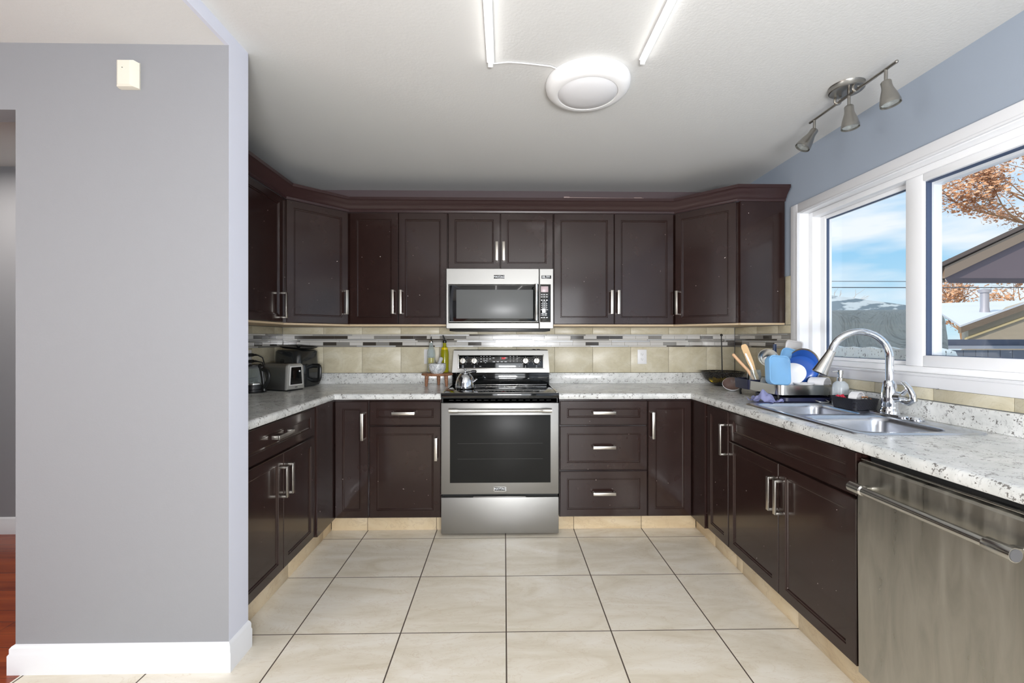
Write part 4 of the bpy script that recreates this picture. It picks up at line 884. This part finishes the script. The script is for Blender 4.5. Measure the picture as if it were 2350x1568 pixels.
M = Matrix.Translation((1.752, 2.600, 1.090)) @ Matrix.Rotation(R(-40), 4, 'Z') @ Matrix.Rotation(R(80), 4, 'X')
tag(MB().lathe([(.0, .012), (.055, .010), (.078, .004), (.084, 0), (.084, -.004), (.077, 0), (.0, .007)], M=M, seg=48).obj('blue_bowl_lid', glassm('mid_blue_plastic', (48, 110, 214), .2, .3)), 'translucent mid blue round lid overlapping the big blue one', 'lid')
t = slab_on('cutting_board', 'white board standing at the back right end of the rack', 'board', (1.822, 2.790, 1.13), (R(-6), R(6), R(-72)), .12, .27, .02, .008, ceramic)
b = MB(); b.lathe([(.0, 0), (.022, 0), (.026, .006), (.045, .028), (.052, .042), (.050, .044), (.042, .028), (.024, .010), (.0, .008)], (1.700, 2.492, ZT + .004), 36)
tag(b.obj('white_bowl', ceramic), 'white bowl near the front of the dish rack', 'bowl')
t = thing('mug', 'white mug lying on its side at the right front of the rack', 'mug', (1.785, 2.49, ZT + .042), rot=(R(90), 0, R(25)))
MB().lathe([(.0, -.045), (.033, -.045), (.037, -.040), (.039, .045), (.036, .045), (.034, -.038), (.0, -.040)], seg=32).obj('cup', ceramic, t)
MB().tube([(.037, 0, .028), (.058, 0, .022), (.060, 0, -.010), (.037, 0, -.022)], .005, 10).obj('handle', ceramic, t)
b = MB(); b.lathe([(.0, 0), (.02, 0), (.038, .012), (.044, .034), (.038, .056), (.030, .064), (.028, .063), (.036, .054), (.042, .034), (.036, .014), (.0, .003)], (1.566, 2.61, ZT + .003), 32)
tag(b.obj('glass_bowl', clear), 'round clear glass cup between the jar and the pale blue container', 'cup')
for i, (x, y) in enumerate(((1.535, 2.79), (1.553, 2.80), (1.575, 2.79), (1.59, 2.80))):
    b = MB(); b.tube([(x, y, ZT + .0), (x + .006, y - .012, ZT + .06), (x + .008, y - .018, ZT + .085)], [.003, .004, .007], 8, sq=1.8)
    tag(b.obj('fork', steelh), 'steel cutlery standing in the navy caddy of the rack', 'cutlery', 'cutlery in the navy caddy')
t = thing('serving_bowl', 'white bowl with brown inside tipped on the counter left of the dish rack', 'bowl', (1.556, 3.005, ZC + .041), rot=(R(34), R(-22), 0))
MB().lathe([(.0, -.032), (.028, -.030), (.050, -.012), (.062, .012), (.060, .013)], seg=40).obj('outer_shell', ceramic, t)
MB().lathe([(.060, .013), (.048, -.009), (.027, -.025), (.0, -.027)], seg=40).obj('brown_glaze', mat('brown_glaze', (112, 92, 86), .25), t)

# cloth
rc = random.Random(9); b = MB(); n = 26; grid = []
for i in range(n):
    row_ = []
    for j in range(n):
        u, v_ = i / (n - 1) - .5, j / (n - 1) - .5; r_ = math.hypot(u, v_)
        z = .056 * math.exp(-(r_ / .24) ** 2) + .010 * math.sin(9 * u + 14 * v_) * (1 - r_) + .007 * math.sin(21 * v_ - 8 * u) + .006 * math.sin(17 * u + 4)
        x = u * .125 * (1 + .25 * math.sin(6 * v_ + 1)); y = v_ * .15 * (1 + .2 * math.sin(7 * u))
        row_.append(b.bm.verts.new((x, y, max(.002, z + .004))))
    grid.append(row_)
for i in range(n - 1):
    for j in range(n - 1): b.bm.faces.new((grid[i][j], grid[i + 1][j], grid[i + 1][j + 1], grid[i][j + 1]))
bmesh.ops.solidify(b.bm, geom=b.bm.faces[:], thickness=.0015)
o = b.obj('dish_cloth', mat('lavender_cloth', (186, 190, 232), .85), loc=(1.452, 2.452, .9275), smooth=70); o.rotation_euler = (0, 0, .5)
tag(o, 'crumpled lavender dish cloth at the corner of the sink', 'cloth')

# soap dispenser
t = thing('soap_dispenser', 'milky glass soap dispenser with steel pump beside the rack', 'soap dispenser', (1.790, 2.335, ZC))
MB().lathe([(.0, 0), (.034, 0), (.037, .004), (.037, .095), (.033, .115), (.020, .128), (.015, .131), (.0, .131)], seg=32).obj('bottle', frost, t)
b = MB(); b.lathe([(.0, .129), (.0165, .129), (.017, .146), (.010, .149), (.0095, .165), (.0135, .166), (.0135, .186), (.011, .188), (.0, .188)], seg=24); b.tube([(0, 0, .180), (-.02, .005, .181), (-.038, .01, .178)], [.005, .0035, .003], 10); b.obj('pump', steelh, t)

# black woven basket with its contents
wv = mat('black_woven_plastic', (40, 41, 48), .45); nt = wv.node_tree
br = N(nt, 'ShaderNodeTexBrick'); br.inputs['Scale'].default_value = 1; br.inputs['Brick Width'].default_value = .012; br.inputs['Row Height'].default_value = .006; br.inputs['Mortar Size'].default_value = .0012
tg = N(nt, 'ShaderNodeTexCoord'); sx_ = N(nt, 'ShaderNodeSeparateXYZ'); cx_ = N(nt, 'ShaderNodeCombineXYZ'); ad_ = N(nt, 'ShaderNodeMath', operation='ADD')
nt.links.new(tg.outputs['Object'], sx_.inputs[0]); nt.links.new(sx_.outputs['X'], ad_.inputs[0]); nt.links.new(sx_.outputs['Y'], ad_.inputs[1]); nt.links.new(ad_.outputs[0], cx_.inputs[0]); nt.links.new(sx_.outputs['Z'], cx_.inputs[1]); nt.links.new(cx_.outputs[0], br.inputs[0])
br.inputs['Color1'].default_value = s2l((52, 53, 62)); br.inputs['Color2'].default_value = s2l((40, 41, 50)); br.inputs['Mortar'].default_value = s2l((16, 16, 20)); setcol(wv, br.outputs[0]); bump(wv, br.outputs['Fac'], -.6, .004)
BX, BY = 1.752, 2.195
t = thing('woven_basket', 'small black woven plastic basket on the sink deck behind the bowl', 'basket', (BX, BY, zs + .0012), .0)
b = MB(); b.loft([rrect(.118, .148, .018, 0), rrect(.132, .166, .02, .052), rrect(.136, .170, .02, .055), rrect(.130, .164, .018, .055), rrect(.126, .160, .018, .050), rrect(.112, .142, .016, .004)]); b.obj('shell', wv, t)
b = MB(); b.lathe([(.0, -.02), (.032, -.02), (.035, -.016), (.035, .020), (.031, .020), (.030, -.012), (.0, -.014)], M=Matrix.Rotation(R(88), 4, 'X') @ Matrix.Rotation(0, 4, 'Z'), seg=36)
o = b.obj('white_cup', ceramic, loc=(BX - .004, BY - .020, zs + .051)); o.rotation_euler = (0, 0, R(20)); tag(o, 'white cup lying on its side in the black woven basket', 'cup')
rs = random.Random(5)
def tangle(name, mats, c, r, n, rad, label, cat, seed):
    rs = random.Random(seed); b = MB()
    for i in range(n):
        pts = [];
        for k_ in range(7): v_ = Vector((rs.gauss(0, 1), rs.gauss(0, 1), rs.gauss(0, 1))).normalized() * r; pts.append((v_.x * 1.0, v_.y * 1.1, max(v_.z * .75, -r * .7)))
        for k_ in range(len(pts) - 1): pts[k_ + 1] = tuple(pts[k_][q_] * .45 + pts[k_ + 1][q_] * .55 for q_ in range(3))
        b.tube(pts, rad, 6, i % len(mats))
    tag(b.obj(name, mats, loc=c, smooth=70), label, cat)
tangle('scrub_pad', [mat('scrub_silver', (200, 196, 188), .4, .6), mat('scrub_orange', (190, 130, 80), .5), mat('scrub_dark', (50, 48, 48), .5)], (BX + .025, BY - .045, zs + .048), .026, 18, .0028, 'silver and orange scrubbing pad at the near end of the woven basket', 'scrubber', 3)
tangle('red_sponge', [mat('red_sponge', (205, 50, 74), .7)], (BX - .030, BY + .050, zs + .048), .020, 8, .006, 'red scrunched net sponge at the far end of the woven basket', 'sponge', 7)
tag(MB().box(-.02, .022, -.002, .002, 0, .003, .001, M=Matrix.Rotation(.6, 4, 'Z')).obj('clip', mat('clip_grey', (120, 118, 112), .4, .5), loc=(1.846, 1.86, 1.0585)), 'small grey clip below the window casing right of the faucet', 'clip')

# ------------------------------------------------------------------ outside
snow = mat('snow', (232, 238, 246), .7); GZ = -.6
struct(MB().box(2.3, 60, -20, 60, GZ - .2, GZ).obj('ground', mat('snowy_ground', (190, 196, 202), .8), None, 0), 'snowy yard outside the window')
# snow with dark debris heaped on the outer sill
sn2 = mat('snow_with_debris', (226, 232, 238), .7); nt = sn2.node_tree; co = coords(nt, (1, 1, .35))
setcol(sn2, mixc(nt, ramp(nt, noise(nt, co, 110, 2, .6), [(.62, (0, 0, 0)), (.66, (1, 1, 1))]), (222, 232, 234), (58, 58, 58)))
b = MB(); n = 40; r0 = []
rr = random.Random(2)
for i in range(n + 1):
    y = 2.06 + .72 * i / n; h = 1.222 + .004 * math.sin(i * .9) + rr.random() * .005
    r0.append([(2.055, y, 1.09), (2.055, y, h), (2.07, y, h + .003), (2.13, y, h - .012), (2.17, y, 1.13), (2.17, y, 1.09)])
b.loft(r0); tag(b.obj('snow_ridge', sn2, smooth=60), 'ridge of dirty wet snow on the outer window ledge', 'snow')
# covered patio furniture
tarp = mat('grey_green_tarp', (158, 160, 154), .55); nt = tarp.node_tree
fo = noise(nt, coords(nt, (1, 1.6, .6), (.3, .2, 0)), 3.2, 4, .6, 1.6); bump(tarp, fo, .9, .12)
b = MB(); rt_ = random.Random(12); n = 64
def tp(u, v_, k):   # rounded box cover, with folds falling from the rim
    return u
lv = [(GZ, .10, 0), (0.0, .07, 0), (.5, .045, 0), (.9, .03, 0), (1.2, .015, 0), (1.38, .004, 0), (1.47, -.01, 0), (1.515, -.05, 0), (1.53, -.14, 0), (1.525, -.30, 0), (1.50, -.42, 0)]
rings = []
for z, out, _ in lv:
    base = rrect(1.42 + 2 * out, 1.0 + 2 * out, .10, z, 12, 3.02, 4.14); ring = []
    for q_, p in enumerate(base):
        dx_, dy_ = p[0] - 3.02, p[1] - 4.14; L_ = math.hypot(dx_, dy_); fall = max(0, min(1, (1.5 - z) / 1.2))
        f_ = (.035 * math.sin(p[0] * 17 + z * 5) + .02 * math.sin(p[0] * 41 - z * 9 + p[1] * 23)) * (.25 + fall)
        ring.append((p[0] + dx_ / L_ * f_, p[1] + dy_ / L_ * f_, z + (.012 * math.sin(p[0] * 9) + .006 * math.sin(p[0] * 23 + p[1] * 11) if z > 0 else 0)))
    rings.append(ring)
b.loft(rings, True, True); o = b.obj('tarp_cover', tarp, smooth=80); tag(o, 'dark grey tarpaulin cover over patio furniture just outside the window', 'cover')
ss = o.modifiers.new('soft', 'SUBSURF'); ss.levels = 2; ss.render_levels = 2
# shed roof left behind the tarp
b = MB(); b.loft([[(7.2, 10.0, GZ), (9.4, 10.0, GZ), (9.4, 13, GZ), (7.0, 13, GZ)], [(7.2, 10.0, 1.3), (9.4, 10.0, 1.3), (9.4, 13, 1.3), (7.0, 13, 1.3)]]); 
t = thing('shed', 'low grey-roofed shed with patchy snow behind the tarpaulin', 'shed', (0, 0, 0)); b.obj('wall', mat('shed_wall', (150, 150, 150), .8), t, 0)
rs_ = mat('shed_roof', (140, 158, 170), .8); nt = rs_.node_tree; setcol(rs_, mixc(nt, ramp(nt, noise(nt, coords(nt, (1, 1, 4)), 2.2, 4), [(.5, (0, 0, 0)), (.56, (1, 1, 1))]), (136, 154, 166), (222, 234, 240)))
b = MB(); b.loft([[(7.1, 10.0, 1.3), (9.5, 9.8, 1.3), (9.6, 13.2, 1.3), (6.8, 13.2, 1.3)], [(7.1, 10.0, 2.32), (9.5, 9.8, 1.98), (9.6, 13.2, 2.2), (6.8, 13.2, 2.5)]]); b.obj('roof', rs_, t, 0)
# neighbour eave
t = thing('carport_roof', 'brown-trimmed gable roof corner of a neighbouring carport', 'roof', (0, 0, 0))
fas = mat('weathered_fascia', (150, 132, 116), .7); shg = mat('shingles', (110, 98, 92), .9); sof = mat('dark_soffit', (118, 106, 112), .8)
def rake(x): return 2.235 + (x - 6.0) * .46
SH = lambda y: (y - 6) * 1.12
b = MB(); b.loft([[(5.93 + SH(y), y, rake(5.93) + .02), (9.0 + SH(y), y, rake(9.0) + .02), (12.07 + SH(y), y, rake(5.93) + .02), (12.07 + SH(y), y, rake(5.93) + .075), (9.0 + SH(y), y, rake(9.0) + .08), (5.93 + SH(y), y, rake(5.93) + .075)] for y in (5.92, 6.6)]); b.obj('shingle_deck', shg, t, 0)
b = MB(); b.loft([[(6.0, y, rake(6.0) - .13), (9.0 + SH(y), y, rake(9) - .13), (12, y, rake(6) - .13), (12, y, rake(6) + .02), (9.0 + SH(y), y, rake(9) + .02), (6.0, y, rake(6.0) + .02)] for y in (5.95, 5.99)]); b.obj('fascia', fas, t, 0)
b = MB(); b.loft([[(5.90 + SH(y), y, 2.13), (5.99 + SH(y), y, 2.13), (5.99 + SH(y), y, 2.24), (5.90 + SH(y), y, 2.24)] for y in (5.95, 6.6)]); b.obj('gutter', fas, t)
b = MB(); b.loft([[(6.05 + SH(y), y, 2.115), (12.0 + SH(y), y, 2.115), (9.0 + SH(y), y, rake(9) - .10)] for y in (6.0, 6.55)]); b.obj('soffit', sof, t, 0)
for x, y in ((8.9, 6.2), (12.0, 6.2), (9.4, 6.5), (12.4, 6.5)): MB().box(x, x + .12, y, y + .12, GZ, 2.13).obj('post', fas, t, 0)
# garage
t = thing('garage', 'beige neighbouring garage with snow-covered roof', 'building', (0, 0, 0))
bw = mat('beige_siding', (196, 182, 160), .8)
b = MB(); b.loft([[(9.7, 9.12, GZ), (17.3, 9.12, GZ), (17.3, 9.12, 1.5), (13.5, 9.12, 2.84), (9.7, 9.12, 1.47)], [(15.2, 14.5, GZ), (21, 14.5, GZ), (21, 14.5, 1.5), (18, 14.5, 2.2), (15.2, 14.5, 1.9)]]); b.obj('wall', bw, t, 0)
b = MB(); b.loft([[(9.42, y, 1.40), (13.5, y, 2.86), (17.6, y, 1.40), (17.6, y, 1.52), (13.5, y, 2.98), (9.42, y, 1.52)] for y in (9.0, 9.06)]); b.obj('fascia', mat('garage_fascia', (140, 124, 108), .8), t, 0)
b = MB(); V = [b.bm.verts.new(p) for p in ((9.40, 9.0, 1.56), (13.5, 9.0, 3.02), (22, 15, 2.75), (14.5, 15, 2.50), (9.40, 9.0, 1.52), (13.5, 9.0, 2.98), (22, 15, 2.68), (14.5, 15, 2.43), (17.7, 9.0, 1.56), (17.7, 9.0, 1.52))]
for f in ((0, 1, 2), (0, 2, 3), (4, 6, 5), (4, 7, 6), (0, 4, 5, 1), (3, 7, 4, 0), (2, 6, 7, 3), (1, 8, 2), (5, 6, 9), (1, 5, 9, 8), (8, 9, 6, 2)): b.bm.faces.new([V[i_] for i_ in f])
b.obj('snowy_roof', snow, t, 0)
b = MB(); b.loft([[(9.62, y, 1.27), (11.1, y, 1.79), (11.1, y, 1.83), (9.62, y, 1.31)] for y in (9.08, 9.12)]); b.obj('yellow_trim', mat('pale_yellow_trim', (226, 206, 158), .6), t, 0)
b = MB(); b.lathe([(.12, 1.85), (.085, 2.12), (.085, 2.50)], (12.67, 11.5, 0), 16); b.lathe([(.12, 2.50), (.13, 2.58), (.0, 2.61)], (12.67, 11.5, 0), 16, cap0=True); b.obj('vent_pipe', mat('galvanised', (176, 176, 186), .5, .3), t)
# fence
t = thing('fence', 'low grey board fence in front of the garage', 'fence', (0, 0, 0))
gf = mat('grey_fence', (128, 132, 142), .8)
b = MB()
for i in range(26): b.box(6.95 + i * .2, 7.14 + i * .2, 6.98, 7.01, GZ, 1.10)
b.obj('boards', gf, t, 0); MB().box(6.9, 12.2, 6.93, 6.98, 1.12, 1.17).obj('rail', mat('pale_rail', (168, 172, 182), .7), t, 0)
MB().box(6.9, 12.2, 7.0, 7.03, 1.17, 1.27).obj('top_board', mat('dark_board', (96, 104, 122), .8), t, 0)
# power lines
for kz, s_, lb in ((.117, .014, 'thickest dark overhead power line crossing the sky'), (.131, .009, 'thin upper overhead power line above the thick one'), (.068, .008, 'lowest thin overhead line near the roof tops')):
    b = MB(); b.tube([(2 + i * 2.6, 17 - i * .9, 1.272 + kz * (17 - i * .9 + .035 * i) + .004 * (i - 4) ** 2) for i in range(9)], s_, 6)
    tag(b.obj('power_line', mat('wire_black', (84, 90, 98), .6)), lb, 'power line')
# trees
bark = mat('tan_bark', (176, 138, 104), .9); leafm = mat('dry_orange_leaves', (206, 150, 108), .8)  # bark is one even light tan
nt = leafm.node_tree; setcol(leafm, ramp(nt, noise(nt, coords(nt), 2.5, 3), [(.35, (196, 146, 108)), (.6, (232, 186, 148))]))
def tree(label, base, h, spread, seed, leaves, lsz, levels=5, name='tree', lean=(0, 0)):
    rt = random.Random(seed); t = thing(name, label, 'tree', base)
    tb = MB(); tips = []
    def grow(p, d, L, r, lv):
        q_ = p + d * L * .5 + Vector((rt.uniform(-.1, .1), rt.uniform(-.1, .1), 0)) * L; e_ = q_ + (d + Vector((rt.uniform(-.2, .2), rt.uniform(-.2, .2), .05))).normalized() * L * .5
        tb.tube([p, q_, e_], [r, r * .8, r * .6], 5 if lv else 8, cap=False)
        if lv >= levels - 2: tips.append((q_, d)); tips.append((e_, d))
        if lv >= levels: return
        for _ in range(3 if lv < levels - 1 else 2):
            nd = (d + Vector((rt.gauss(0, 1), rt.gauss(0, 1), rt.gauss(0, .55))) * spread + Vector((lean[0], lean[1], 0)) * .1).normalized()
            grow(e_ if rt.random() > .3 else q_, nd, L * rt.uniform(.62, .85), r * .58, lv + 1)
    grow(Vector((0, 0, 0)), Vector((0, 0, 1)), h * .30, h * .017, 0)
    tb.obj('branches', bark, t, 60)
    if leaves:
        lb = MB()
        for k_ in range(leaves):
            p, d = rt.choice(tips); c_ = p + Vector((rt.gauss(0, .16), rt.gauss(0, .16), rt.gauss(0, .16)))
            a = Vector((rt.gauss(0, 1), rt.gauss(0, 1), rt.gauss(0, 1))).normalized(); bb_ = a.orthogonal().normalized(); s_ = lsz * rt.uniform(.6, 1.3)
            vs = [lb.bm.verts.new(c_ + a * s_ * u + bb_ * s_ * v_ * .7) for u, v_ in ((-1, 0), (-.3, -.8), (.7, -.6), (1, 0), (.6, .7), (-.4, .8))]
            lb.bm.faces.new(vs)
        o = lb.obj('foliage', leafm, t, 0)
    return t
tree('large orange-leaved tree rising behind the carport roof', (23.6, 15.9, GZ), 13.1, .50, 14, 27000, .08, 6)
tree('thin-branched orange tree behind the snowy garage roof', (24.5, 20.6, GZ), 6.2, .42, 5, 1800, .07, 5)
tree('low orange shrub tree left of the garage vent pipe', (20.6, 19.2, GZ), 5.6, .36, 8, 1400, .07, 5)
tree('faint bare tree far behind the shed, left part of the window', (17.6, 24.0, GZ), 5.0, .45, 3, 0, .05, 5)
